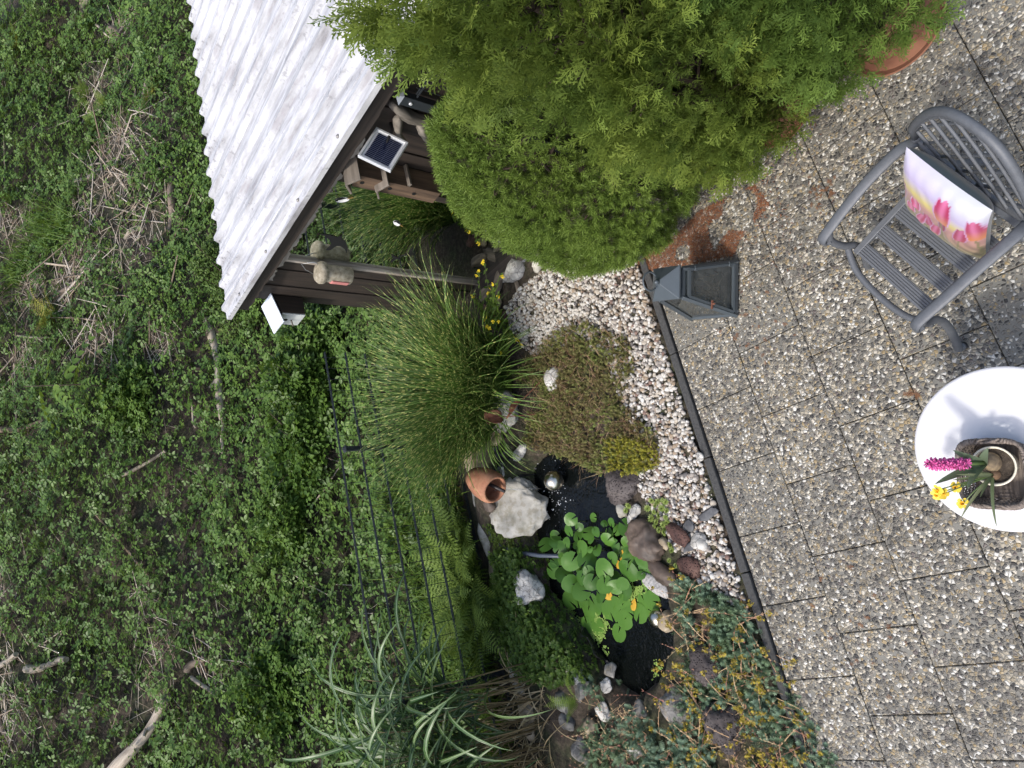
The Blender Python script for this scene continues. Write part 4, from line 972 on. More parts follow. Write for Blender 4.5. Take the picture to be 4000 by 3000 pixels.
HLP = [(-0.755, 2.917, 0.030), (-0.754, 2.856, 0.040), (-0.741, 2.822, 0.030), (-0.782, 2.876, 0.040), (-0.790, 2.824, 0.040), (-0.803, 2.790, 0.030), (-0.810, 2.949, 0.030), (-0.825, 2.886, 0.040), (-0.841, 2.836, 0.050), (-0.846, 2.800, 0.030), (-0.870, 2.907, 0.040), (-0.886, 2.856, 0.050), (-0.896, 2.811, 0.040), (-0.877, 2.789, 0.030), (-0.922, 2.884, 0.040), (-0.935, 2.842, 0.040), (-0.947, 2.808, 0.030), (-0.920, 2.798, 0.030), (-0.906, 2.942, 0.030), (-0.814, 3.099, 0.050), (-0.852, 3.121, 0.050), (-1.019, 2.755, 0.030), (-1.050, 2.745, 0.030), (-1.116, 2.756, 0.040), (-1.141, 2.713, 0.030), (-0.747, 2.802, 0.030)]
for k, p in enumerate(HLP):
    o = bpy.data.objects.new('rosette', hm[k % 3]); o.parent = hl; o.location = Vector(p) - Vector(hl.location); s = random.uniform(.020, .032); o.scale = (s, s, s); o.rotation_euler = (random.gauss(0, .25), random.gauss(0, .25), k); COL.objects.link(o)

# yellow loosestrife
lo = empty('loosestrife', (0.450, 4.496, 0.050), 0, 'leafy loosestrife with small yellow flowers between shed and zebra grass', 'loosestrife')
L0 = Vector(lo.location); MT['loos'] = leafmat('loosestrife_leaf', [(.05, .10, .014), (.085, .15, .02), (.12, .19, .03)], .5, .3)
MT['yellow'] = leafmat('yellow_petal', [(.75, .52, .02), (.85, .65, .03)], .5, .25)
ends = [(0.745, 4.175, 0.420), (0.680, 4.109, 0.420), (0.871, 4.390, 0.400), (0.971, 4.442, 0.300), (0.846, 4.197, 0.330), (0.708, 4.334, 0.350), (0.523, 4.340, 0.380), (0.356, 4.196, 0.180), (0.330, 4.229, 0.100), (0.486, 4.215, 0.360), (0.452, 4.314, 0.360), (0.230, 4.237, 0.300), (0.208, 4.338, 0.400), (0.703, 4.385, 0.450)]
sets = []; stems = MB(); fl = []
for k, e in enumerate(ends):
    b0 = Vector((random.gauss(0, .10), random.gauss(0, .07), 0)); e = Vector(e) - L0; md = (b0 + e) / 2 + Vector((0, 0, .10)); pts = []
    for i in range(9):
        t = i / 8; pts.append(b0 * (1 - t) ** 2 + md * 2 * t * (1 - t) + e * t * t)
    stems.tube(pts, .0025, 4)
    for i in range(1, 9):
        for j in range(4):
            d = rvec(1)[0]; d[2] *= .4; s = .055 * (1.15 - .07 * i)
            for sub in range(1): sets.append(scatter(LEAF, rotmats(d[None], np.array([[0, 0, 1.0]])), np.array(pts[i])[None], np.array([s]), np.array([random.random()])))
    fl.append(e)
V, F, at = joinsets(sets); o = obj_np('leaves', V, F, MT['loos'], lo, attrs=at); o['kind'] = 'stuff'
o = stems.build('stems', plain('loos_stem', (.07, .10, .02), .6), lo); o['kind'] = 'stuff'
fm = None
for k, e in enumerate(fl):
    for j in range(2):
        if fm is None:
            V, F = rosette_temp(3, 5, .55); fm = mesh_np('flower', V, F, {'v': np.random.default_rng(1).random(len(V))}); fm.materials.append(MT['yellow'])
        o = bpy.data.objects.new('flower', fm); o.parent = lo; o.location = e + Vector(rvec(1)[0]) * .025; o.scale = (.017,) * 3; o.rotation_euler = (random.gauss(-.5, .3), random.gauss(0, .4), k); COL.objects.link(o)

# ---------------------------------------------------------------- hillside
bare = [((3.230, 10.584, 1.816), 1.0), ((1.924, 9.818, 1.693), .9), ((4.194, 11.540, 2.129), .8), ((2.483, 10.494, 1.944), .9), ((1.364, 10.862, 2.418), .8), ((1.146, 11.592, 2.881), .7), ((0.479, 10.041, 2.162), .7), ((2.127, 12.267, 3.035), .7), ((0.178, 11.296, 2.944), .6), ((-3.448, 10.000, 3.070), .8), ((-3.952, 9.680, 3.006), .8), ((-3.479, 8.036, 1.964), .5), ((-2.500, 8.505, 1.990), .4), ((0.404, 8.955, 1.560), .45), ((5.249, 11.361, 1.778), .5), ((-3.036, 7.456, 1.529), .35), ((-2.994, 8.071, 1.864), .4), ((-2.719, 10.425, 3.136), .5)]
def bareness(x, y):
    f = np.zeros(len(x))
    for (bx, by, bz), rr in bare: f = np.maximum(f, np.exp(-(((x - bx) ** 2 + (y - by) ** 2) / (rr * rr * .30))))
    return f
def hillpts(n, seed, a0=-5.15, a1=-13.5, wide=.62):
    r = np.random.default_rng(seed); out = []; c = 0
    while c < n:
        a = a0 + (a1 - a0) * r.random(n * 2); b = -11 + 20 * r.random(n * 2); x = a * TX + b * SX; y = a * TY + b * SY
        k = (np.abs(x) < wide * y + 1.2) & ~((b < -2.4) & (a > -5.0)); out.append(np.stack([x, y], 1)[k]); c += k.sum()
    return np.concatenate(out)[:n]
MT['bram'] = leafmat('bramble_leaf', [(.022, .048, .012), (.042, .085, .018), (.068, .125, .024), (.10, .165, .03)], .45, .25, patch=.4, patchcol=(.085, .14, .03), pscale=.9, gain=1.35)
q = hillpts(80000, 21); x, y = q[:, 0], q[:, 1]
f = bareness(x, y); nz = vnoise(x, y, 1.7, 80) * .55 + vnoise(x, y, 5, 81) * .45
keep = rng.random(len(x)) < np.clip(1.15 - 1.35 * f, .05, 1) * np.clip(.55 + 1.5 * (nz - .22), .2, 1); x, y, nz, f = x[keep], y[keep], nz[keep], f[keep]
top = (.08 + .42 * nz * vnoise(x, y, .9, 82) * 2) * (1 - .6 * f); z = hgt(x, y) + top * rng.random(len(x)) ** .55
n = len(x); up = np.tile((-.25 * TX * 0, -.35, .9), (n, 1)) + .55 * rvec(n); th = rng.random(n) * 6.3
M = rotmats(np.stack([np.cos(th), np.sin(th), -.25 + .3 * rng.random(n)], 1), up)
V, F, at = scatter(TRI, M, np.c_[x, y, z], .040 + .036 * rng.random(n), np.clip(.7 * nz + .5 * rng.random(n) - .05, 0, 1))
tag(obj_np('bramble_thicket', V, F, MT['bram'], attrs=at), 'low mass of bramble leaves covering the slope behind the fence', 'brambles', kind='stuff')
# small pale leaves of weeds on open ground
q = hillpts(26000, 22); x, y = q[:, 0], q[:, 1]; f = bareness(x, y); nz = vnoise(x, y, 2.6, 84)
k = rng.random(len(x)) < np.clip(nz * 1.3 - .25, 0, 1) * (1 - .5 * f); x, y = x[k], y[k]; n = len(x)
z = hgt(x, y) + .02 + .22 * rng.random(n) * vnoise(x, y, 2, 85); th = rng.random(n) * 6.3
M = rotmats(np.stack([np.cos(th), np.sin(th), .3 * rng.normal(size=n)], 1), np.tile((0, -.35, .9), (n, 1)) + .7 * rvec(n))
V, F, at = scatter(ROS[1], M, np.c_[x, y, z], .022 + .024 * rng.random(n), rng.random(n))
tag(obj_np('weeds', V, F, leafmat('weed_leaf', [(.05, .10, .02), (.085, .14, .025), (.13, .19, .04)], .55, .25), attrs=at), 'light green weeds sprouting over the cleared slope', 'weeds', kind='stuff')
# sticks
def sticks(n, seed, lo, hi, rad, centers=True):
    r = np.random.default_rng(seed); q = hillpts(n * 6, seed); f = bareness(q[:, 0], q[:, 1]); k = r.random(len(q)) < .03 + .97 * f ** 1.2; q = q[k][:n]; n = len(q)
    th = r.normal(0, .75, n) + (r.random(n) < .35) * 1.4; d = np.stack([np.cos(th), np.sin(th), .62 * .92 * np.sin(th) * .9 + .15 * r.normal(size=n)], 1)
    T_ = []
    for y_, w in ((-.5, 1.0), (-.1, .9), (.5, .45)):
        for k in range(3): T_.append((math.cos(k * 2.094) * w, y_ * 1.0 , math.sin(k * 2.094) * w))
    T_ = np.array(T_); T_[3:6, 0] += 1.5
    Fq = np.array([(a * 3 + k, a * 3 + (k + 1) % 3, a * 3 + 3 + (k + 1) % 3, a * 3 + 3 + k) for a in (0, 1) for k in range(3)])
    L = np.c_[q, hgt(q[:, 0], q[:, 1]) + .02 + .10 * r.random(n) ** 2]; ln = lo + (hi - lo) * r.random(n) ** 2; rd = rad * (.5 + r.random(n)) * (.6 + ln)
    return scatter((T_, Fq), rotmats(d, np.tile((0, 0, 1.0), (n, 1))), L, np.stack([rd, ln, rd], 1), r.random(n))
V, F, at = joinsets([sticks(5200, 31, .12, .6, .0045), sticks(420, 33, .5, 1.3, .008)])
tag(obj_np('brushwood', V, F, leafmat('dead_twig', [(.13, .095, .065), (.24, .19, .14), (.36, .31, .25), (.46, .41, .35)], .85, 0), attrs=at), 'grey brown dead twigs heaped on the cleared slope', 'brushwood', kind='stuff')
MT['log'] = wood('weathered_log', (.17, .135, .10), (.46, .40, .32), 1, 10, bmp=.5)
MT['logb'] = wood('barked_log', (.10, .075, .055), (.26, .20, .15), 1, 8, bmp=.6)
LG = [((-4.168, 8.246, 2.306), (-3.373, 7.744, 1.873), .062, 'thick bare log lying on the slope above the reed', 'log'), ((0.738, 8.562, 1.310), (-0.455, 8.037, 1.296), .050, 'long pale log along the foot of the slope behind the zebra grass', 'log'), ((-0.455, 8.051, 1.297), (-0.836, 7.947, 1.326), .020, 'thin grey branch at the end of the long pale log', 'log'),
      ((2.585, 9.588, 1.454), (1.864, 9.395, 1.517), .045, 'short grey log behind the shed roof', 'logb'), ((4.628, 10.442, 1.464), (3.923, 10.576, 1.695), .030, 'grey branch slanting above the shed roof at the top', 'log'), ((5.214, 11.759, 2.131), (4.887, 11.326, 1.926), .018, 'pale broken branch beside the stump', 'log'),
      ((2.935, 11.176, 2.299), (3.014, 10.324, 1.781), .014, 'thin curved pale branch over the twig heap', 'log'), ((2.731, 11.189, 2.346), (2.821, 10.755, 2.077), .030, 'split pale log end in the twig heap', 'log'), ((2.581, 10.589, 2.046), (2.774, 9.739, 1.515), .018, 'long grey branch below the twig heap', 'log'), ((1.814, 10.040, 1.889), (1.981, 9.845, 1.742), .028, 'short pale log piece near the shed roof edge', 'log'),
      ((1.104, 10.840, 2.519), (1.316, 10.497, 2.268), .032, 'brown log on bare earth in the middle of the slope', 'logb'), ((-0.759, 11.372, 3.261), (-0.562, 10.594, 2.772), .045, 'mossy fallen trunk at the top of the slope', 'logb'), ((-3.455, 10.146, 3.236), (-3.279, 9.800, 2.996), .040, 'pale split log at the upper left of the slope', 'log'),
      ((-3.385, 9.697, 2.964), (-3.237, 9.169, 2.625), .045, 'pale log between brambles at the upper left', 'log'), ((-3.675, 9.994, 3.238), (-4.104, 9.620, 3.108), .030, 'grey leaning branch at the upper left corner', 'logb'), ((-3.124, 7.645, 1.701), (-3.237, 7.292, 1.533), .022, 'short pale stick above the reed', 'log'), ((-3.079, 7.679, 1.711), (-2.871, 7.536, 1.581), .040, 'dark log end under brambles', 'logb'),
      ((-0.235, 8.517, 1.526), (-0.555, 8.364, 1.511), .015, 'thin pale stick left of the long log', 'log'), ((-1.158, 9.128, 2.111), (-0.844, 8.623, 1.753), .022, 'forked grey branch in the brambles', 'log'), ((0.564, 11.501, 3.023), (0.502, 10.766, 2.618), .012, 'thin white stick on the bare slope', 'log')]
for k, (p, q_, rd, tx, mt) in enumerate(LG):
    p, q_ = Vector(p), Vector(q_); dz = .05
    L = (q_ - p).length; b = MB(); pts = []; rr = []
    for i in range(8):
        t = i / 7; pts.append((rd * .8 * math.sin(t * 5 + k), L * (t - .5), rd * .5 * math.sin(t * 7 + 2 * k))); rr.append(rd * (1.1 - .35 * t + .08 * math.sin(9 * t + k)))
    b.tube(pts, rr, 9)
    if k in (0, 1, 8): b.tube([(0, L * .1, 0), (rd * 2.2, L * .16, rd * 1.5)], [rd * .4, rd * .25], 6)
    o = b.build('log', MT[mt], smooth=True, sharp=50); md = (p + q_) / 2; z = float(hgt(md.x, md.y)); o.location = (md.x, md.y, max(md.z, z + rd * .7)); o.rotation_mode = 'QUATERNION'; o.rotation_quaternion = (q_ - p).to_track_quat('Y', 'Z')
    tag(o, tx, 'log', 'dead wood on the slope')
st = (5.074, 11.492, 1.894); V, F = lumpy(I3, 400, .1, 6, .75); o = obj_np('tree_stump', V * np.array((.10, .10, .16)), F, MT['logb'], smooth=True, loc=st); tag(o, 'brown splintered tree stump at the top right of the slope', 'stump')
V, F = lumpy(I3, 401, .12, 10, .6); o = obj_np('rock', V * np.array((.28, .16, .08)), F, MT['tan'], smooth=True, loc=(5.762, 12.317, 2.219)); tag(o, 'flat tan rock at the top right end of the slope', 'rock')
HF = [((4.196, 11.774, 2.261), .42, 'fern', 'fern on the slope right of the twig heap'), ((3.950, 11.272, 2.034), .36, 'fern', 'fern beside the grey log on the slope'), ((3.920, 10.436, 1.568), .42, 'y', 'yellow green fern just above the shed roof'), ((5.319, 13.408, 2.923), .5, 'y', 'yellowish fern at the top right corner of the slope'), ((0.838, 10.927, 2.580), .60, 'y', 'large yellowish fern on the bare middle slope'), ((3.697, 11.407, 2.172), .36, 'fern', 'fern at the upper edge of the twig heap'), ((2.608, 12.409, 3.004), .40, 'fern', 'fern at the far top of the slope'), ((4.658, 12.277, 2.440), .34, 'fern', 'small fern near the top of the slope'), ((-2.080, 7.221, 1.173), .42, 'fern', 'fern in the weeds beyond the fence'), ((5.366, 12.053, 2.145), .36, 'fern', 'fern next to the stump')]
for k, (p, s, kd, tx) in enumerate(HF): fern((p[0], p[1], float(hgt(p[0], p[1]))), 8, s, tx, FRY if kd == 'y' else FR[:2] + FRD, 'ferns on the slope', 200 + k)
# grass tufts on the slope
def tuft(loc, n, L, label, seed, mat, spread=.16):
    root = empty('grass_tuft', loc, 0, label, 'grass tuft', 'grass tufts on the slope'); r = random.Random(seed); sets = []
    for k in range(n):
        V, F, u_, _ = blade_strip((r.gauss(0, spread), r.gauss(0, spread), 0), r.random() * 6.28, L * r.uniform(.5, 1.1), R_(r.uniform(40, 85)), r.uniform(.5, 2.0), .008, 6, r.uniform(-1, 1)); sets.append((V, F, {'v': np.full(len(V), r.random())}))
    V, F, at = joinsets(sets); o = obj_np('blades', V, F, mat, root, attrs=at); o['kind'] = 'stuff'
MT['grass'] = leafmat('meadow_grass', [(.055, .11, .016), (.09, .165, .024), (.14, .22, .035)], .5, .35)
for k, (p, tx) in enumerate([((2.195, 11.722, 2.707), 'long grass tuft at the top of the bare slope'), ((2.070, 11.128, 2.399), 'grass tuft above the twig heap'), ((1.681, 11.900, 2.929), 'bright grass tuft at the far upper slope'), ((1.422, 11.976, 3.040), 'grass tuft at the upper rim of the slope'), ((1.950, 11.483, 2.633), 'fine grass tuft between the two others on the slope')]):
    tuft((p[0], p[1], float(hgt(p[0], p[1])) - .02), 170, .42, tx, 300 + k, MT['grass'])
# grass and weeds just beyond the fence
n = 3600; a = -5.05 - .75 * rng.random(n) ** 1.3; b = -1.4 + 4.4 * rng.random(n); x = a * TX + b * SX; y = a * TY + b * SY; z = hgt(x, y); sets = []
for k in range(n):
    V, F, u_, _ = blade_strip((x[k], y[k], z[k] - .02), random.random() * 6.28, random.uniform(.25, .60), R_(random.uniform(50, 88)), random.uniform(.4, 1.9), .010, 5, random.uniform(-1, 1)); sets.append((V, F, {'v': np.full(len(V), random.random())}))
V, F, at = joinsets(sets); tag(obj_np('meadow_grass', V, F, MT['grass'], attrs=at), 'fresh green grass growing right behind the wire fence', 'grass', kind='stuff')
# taller bushes: leafy mounds
def bush(loc, R, h, n, mat, label, s0, s1, seed, temp=TRI, name='bush', group='bushes beyond the fence'):
    root = empty(name, loc, 0, label, 'bush', group); r = np.random.default_rng(seed)
    d = rvec(n, r); d[:, 2] = np.abs(d[:, 2]); lob = vnoise(np.arctan2(d[:, 1], d[:, 0]) * 2, d[:, 2] * 4, 1.0, seed % 50)
    P = d * (np.array((R, R * .8, h))) * (.55 + .5 * lob * 1.0)[:, None] * (r.random(n) ** .25)[:, None]
    M = rotmats(d * np.array((1, 1, .2)) + .6 * rvec(n, r), d + np.array((0, -.2, .8)) + .5 * rvec(n, r))
    V, F, at = scatter(temp, M, P, s0 + (s1 - s0) * r.random(n), np.clip(.2 + .6 * lob + .3 * r.random(n) - .2, 0, 1))
    o = obj_np('leaves', V, F, mat, root, attrs=at); o['kind'] = 'stuff'
    b = MB()
    for k in range(7):
        t = k * .9; b.tube([(0, 0, -.1), (R * .4 * math.cos(t), R * .35 * math.sin(t), h * .45), (R * .7 * math.cos(t), R * .6 * math.sin(t), h * .8)], [.010, .006, .003], 4)
    o = b.build('branches', MT['bark'], root); o['kind'] = 'stuff'
MT['bushl'] = leafmat('bush_leaf', [(.035, .075, .014), (.065, .125, .02), (.105, .175, .03)], .45, .28)
MT['bushf'] = leafmat('fine_bush_leaf', [(.045, .085, .018), (.075, .125, .024), (.11, .165, .035)], .55, .25)
for k, (p, R, h, nn, mt, s0, s1, tx) in enumerate([((0.446, 7.178, 0.560), .55, .60, 1500, 'bushl', .05, .085, 'leafy bush beyond the left corner of the shed'), ((-0.115, 7.065, 0.627), .60, .65, 1700, 'bushl', .05, .085, 'leafy bush directly behind the zebra grass top'), ((-0.743, 7.048, 0.766), .60, .55, 1600, 'bushl', .05, .085, 'dark leafy bush left of the zebra grass beyond the fence'),
        ((0.915, 8.198, 1.017), .60, .55, 3200, 'bushf', .022, .040, 'fine leaved bush touching the far end of the shed roof'), ((1.340, 8.593, 1.141), .45, .40, 2200, 'bushf', .022, .040, 'smaller fine leaved bush along the shed roof edge'), ((-1.524, 7.142, 0.995), .60, .50, 1500, 'bushl', .045, .075, 'mid green bush beyond the middle of the fence'), ((-3.103, 6.770, 1.155), .55, .5, 1300, 'bushl', .045, .075, 'round leaved bush behind the reed'), ((-0.254, 9.254, 1.885), .60, .5, 1500, 'bushl', .040, .07, 'dark bush in the middle of the slope')]):
    bush((p[0], p[1], float(hgt(p[0], p[1]))), R, h, nn, MT[mt], tx, s0, s1, 500 + k, TRI if mt == 'bushl' else LEAF)
# sapling with big compound leaves
p = (-0.130, 9.289, 1.880); sap = empty('sapling', (p[0], p[1], float(hgt(p[0], p[1]))), 0, 'young tree shoot with large hanging compound leaves on the middle slope', 'sapling')
b = MB(); b.tube([(0, 0, 0), (.05, .05, .6), (.02, .1, 1.15)], [.012, .009, .005], 6); b.build('stem', MT['bark'], sap, smooth=True)
sets = []
for i in range(7):
    for sd in (-1, 1):
        ang = sd * .7; sets.append(scatter(LEAF, rotmats(np.array([[math.sin(ang), math.cos(ang), -.25]]), np.array([[0, 0, 1.0]])), np.array([[0, .12 + .12 * i, -.04 * i * i / 7]]), np.array([.17 - .01 * i]), np.array([random.random()])))
V, F, at = joinsets(sets); cl = mesh_np('compound_leaf', V, F, at); cl.materials.append(MT['loos'])
for k in range(13):
    o = bpy.data.objects.new('compound_leaf', cl); o.parent = sap; t = .35 + .65 * k / 13; o.location = (.04 * t, .09 * t, 1.12 * t); s = random.uniform(.55, .85); o.scale = (s, s, s); o.rotation_euler = (random.uniform(-.2, .3), random.gauss(0, .15), k * 2.4); COL.objects.link(o)

# ---------------------------------------------------------------- shed
MT['dark'] = wood('dark_stained_board', (.010, .0075, .006), (.034, .024, .018), 2, 10, .7)
MT['darkx'] = wood('dark_beam', (.012, .009, .008), (.040, .030, .023), 0, 10, .75)
MT['weath'] = wood('weathered_pale_board', (.10, .085, .07), (.42, .39, .35), 0, 9, .9, .7)
MT['weathz'] = wood('weathered_pale_stile', (.12, .095, .07), (.45, .41, .36), 2, 9, .9, .7)
m, nt, out = newmat('white_roof_paint')
tc = nd(nt, 'TexCoord').outputs['Object']
st = nd(nt, 'VectorMath', {0: tc, 1: (1.3, 9.0, 4.0)}, operation='MULTIPLY').outputs[0]
n1 = nd(nt, 'TexNoise', {'Vector': st, 'Scale': 1.5, 'Detail': 7.0, 'Roughness': .65}).outputs['Fac']
n2 = nd(nt, 'TexNoise', {'Vector': tc, 'Scale': 34.0, 'Detail': 5.0, 'Roughness': .6}).outputs['Fac']
n3 = nd(nt, 'TexNoise', {'Vector': tc, 'Scale': 3.0, 'Detail': 3.0}).outputs['Fac']
c = ramp(nt, n1, [(.30, (.20, .195, .20)), (.46, (.38, .385, .40)), (.60, (.52, .525, .54))])
sx = nd(nt, 'SeparateXYZ', {0: tc})
end = ramp(nt, sx.outputs[0], [(0.0, .9), (.35, .45), (1.0, .35)])
spot = mth(nt, 'MULTIPLY', ramp(nt, n2, [(.56, 0.0), (.62, 1.0)]), ramp(nt, n3, [(.42, 0.0), (.60, 1.0)]))
c = mix(nt, mth(nt, 'MULTIPLY', spot, end), c, (.07, .068, .072))
wet = mth(nt, 'MULTIPLY', ramp(nt, nd(nt, 'TexNoise', {'Vector': st, 'Scale': 2.6, 'Detail': 4.0}).outputs['Fac'], [(.56, 0.0), (.66, 1.0)]), .55)
c = mix(nt, wet, c, (.26, .245, .26))
finish(nt, out, c, .5, bump(nt, n2, .12, .004)); MT['roof'] = m
m, nt, out = newmat('mirror_glass')
finish(nt, out, (.62, .66, .62), .015, None, 1.0); MT['mirror'] = m
MT['black'] = plain('black_film', (.006, .006, .007), .6, 0, .1)

SO = AB(-4.78, -2.72)
shed = empty('garden_shed', SO, ANG, 'dark brown board shed with white corrugated roof and large mirrored window', 'shed')
def brd(x0, x1, z0, z1, y, d=.022, name='board', mat='dark', parent=shed, bev=.003):
    b = MB(); b.box(((x0 + x1) / 2, y + d / 2, (z0 + z1) / 2), (x1 - x0, d, z1 - z0)); return b.build(name, MT[mat], parent, bevel=bev)
xs = 0.0; k = 0
while xs < .58:
    brd(xs, min(xs + .117, .60), -.05, 1.93, -.022 - (.012 if k % 2 else 0)); xs += .119; k += 1
xs = 1.655; k = 0
while xs < 4.15:
    brd(xs, xs + .150, -.05, 1.93, -.022 - (.012 if k % 2 else 0)); xs += .1525; k += 1
b = MB(); b.box((2.05, 1.7, .95), (4.24, 3.3, 1.98)); b.build('inner_wall', MT['dark'], shed)
win = MB(); win.box((.628, -.022, .93), (.026, .05, 1.84)); win = win.build('window', MT['weathz'], shed, bevel=.004); win['label'] = 'mirrored window with weathered frame'
b = MB(); b.box((1.125, -.012, .93), (.94, .010, 1.78)); b.build('pane', MT['mirror'], win)
b = MB(); b.box((1.625, -.022, .93), (.055, .05, 1.84)); b.build('stile', MT['dark'], win, bevel=.004)
b = MB(); b.box((1.13, -.07, .020), (1.15, .13, .07)); b.build('sill', MT['darkx'], win, bevel=.006)
b = MB(); b.box((1.15, -.138, .012), (.9, .004, .045)); b.build('drip_strip', plain('zinc_strip', (.50, .52, .55), .4, .5), win)
# ragged weathered board under the roof edge
def ragged(x0, x1, z0, z1, y, d, seed, mat, name, n=60, amp=.03):
    r = random.Random(seed); V = []; F = []
    for i in range(n + 1):
        x = x0 + (x1 - x0) * i / n; e = abs(r.gauss(0, 1)) * amp * (1 if i > n * .55 or i < n * .12 else .4)
        for yy in (y, y + d): V += [(x, yy, z0 + e), (x, yy, z1)]
    for i in range(n):
        a = i * 4; c = a + 4; F += [(a, c, c + 1, a + 1), (a + 2, a + 3, c + 3, c + 2), (a, a + 2, c + 2, c), (a + 1, c + 1, c + 3, a + 3)]
    F += [(0, 1, 3, 2), (n * 4, n * 4 + 2, n * 4 + 3, n * 4 + 1)]
    b = MB(); b.add(V, F); return b.build(name, MT[mat], shed)
ragged(.38, 2.05, 1.79, 1.875, -.075, .022, 4, 'weath', 'header_board')
ragged(.02, 4.2, 1.865, 2.0, -.145, .022, 6, 'darkx', 'fascia_board', 90, .008)
b = MB(); b.box((2.1, -.06, 1.955), (4.2, .12, .045)); b.build('soffit', MT['darkx'], shed)
roof = MB(); roof.box((2.08, 1.9, 1.985), (4.2, 4.0, .03)); roof = roof.build('roof', MT['darkx'], shed)
PER = .207
def sheet_mesh(nr):
    prof_ = []
    for i in range(nr):
        y0 = i * PER
        prof_ += [(y0, 0), (y0 + .020, .036), (y0 + .050, .036), (y0 + .070, 0), (y0 + .108, 0), (y0 + .116, .006), (y0 + .130, .006), (y0 + .138, 0)]
    prof_ += [(nr * PER, 0), (nr * PER + .020, .036), (nr * PER + .035, .034)]
    V = []; F = []; xs_ = np.linspace(-.045, 4.22, 20)
    for x in xs_:
        for y, z in prof_: V.append((x, y, z))
    m_ = len(prof_)
    for i in range(len(xs_) - 1):
        for j in range(m_ - 1): F.append((i * m_ + j, i * m_ + j + 1, (i + 1) * m_ + j + 1, (i + 1) * m_ + j))
    b = MB(); b.add(V, F); me = b.mesh('roof_sheet'); me.materials.append(MT['roof']); return me
rs = sheet_mesh(5)
for k in range(4):
    o = bpy.data.objects.new('roof_sheet', rs); o.parent = roof; o.location = (0, -.150 + k * 5 * PER, 2.012 + .0025 * k); COL.objects.link(o)
    md = o.modifiers.new('t', 'SOLIDIFY'); md.thickness = .002
b = MB(); b.hexa([(-.045, -.205, 1.985), (4.22, -.205, 1.985), (4.22, -.199, 1.985), (-.045, -.199, 1.985), (-.045, -.205, 2.018), (4.22, -.205, 2.018), (4.22, -.145, 2.022), (-.045, -.145, 2.022)])
b.build('edge_trim', MT['roof'], roof)
b = MB()
for k in range(7): b.lathe([(.012, 0), (.012, .006), (.004, .012)], 10, (.3 + k * .6, -.17, 2.020))
o = b.build('roof_screws', plain('screw', (.25, .24, .23), .5, .5), roof); o['kind'] = 'stuff'

def sloc(l): return Vector(SO) + Vector((l[0] * TX - l[1] * SX, l[0] * TY - l[1] * SY, l[2]))
def wallroot(name, l, label, cat): return empty(name, sloc(l), ANG, label, cat)

# solar panel
P4 = [Vector(p) for p in ((2.134, -.071, 1.791), (2.2, -.186, 1.646), (2.145, -.369, 1.765), (2.079, -.254, 1.91))]
cen_ = sum(P4, Vector()) / 4; ux = (P4[1] - P4[0] + P4[2] - P4[3]).normalized(); uy = (P4[3] - P4[0] + P4[2] - P4[1]); uy = (uy - ux * uy.dot(ux)).normalized(); un = ux.cross(uy)
if un.dot(Vector((0, -1, .5))) < 0: un = -un
wx = (P4[1] - P4[0]).length; wy = (P4[3] - P4[0]).length
sp = wallroot('solar_panel', cen_, 'small silver framed solar panel mounted on the shed wall', 'solar panel')
RM = Matrix((ux, uy, un)).transposed().to_3x3()
if RM.determinant() < 0: RM = Matrix((-ux, uy, un)).transposed().to_3x3()
def rb(c, d, name, mat, bev=0, kind=None, parent=sp, b=None):
    b = b or MB(); b.box(RM @ Vector(c), d, RM.to_4x4()); o = b.build(name, mat, parent, bevel=bev); return o
alu = plain('silver_frame', (.62, .64, .66), .35, .35, .08)
rb((0, 0, -.004), (wx * .96, wy * .96, .006), 'backing', plain('white_back', (.75, .76, .78), .4), .001)
b = MB(); fw = .013
for c, d in (((0, wy / 2 - fw / 2, 0), (wx, fw, .022)), ((0, -wy / 2 + fw / 2, 0), (wx, fw, .022)), ((wx / 2 - fw / 2, 0, 0), (fw, wy - 2 * fw - .0004, .0216)), ((-wx / 2 + fw / 2, 0, 0), (fw, wy - 2 * fw - .0004, .0216))): b.box(RM @ Vector(c), d, RM.to_4x4())
b.build('frame', alu, sp, bevel=.0015)
b = MB(); n_ = 15; cw = (wx - .055) / 3
for i in range(n_):
    for j in range(3): b.box(RM @ Vector(((j - 1) * (cw + .0012), (i - (n_ - 1) / 2) * (wy - .048) / n_, .0025)), (cw, (wy - .048) / n_ - .0034, .002), RM.to_4x4())
m, nt, out = newmat('solar_cell'); finish(nt, out, (.008, .012, .035), .12); o = b.build('cells', m, sp); o['kind'] = 'stuff'
b = MB(); b.tube([un * -.01, Vector((.03, .12, -.06)), Vector((.02, .20, -.07))], .010, 8); b.build('bracket', MT['black'], sp, smooth=True)

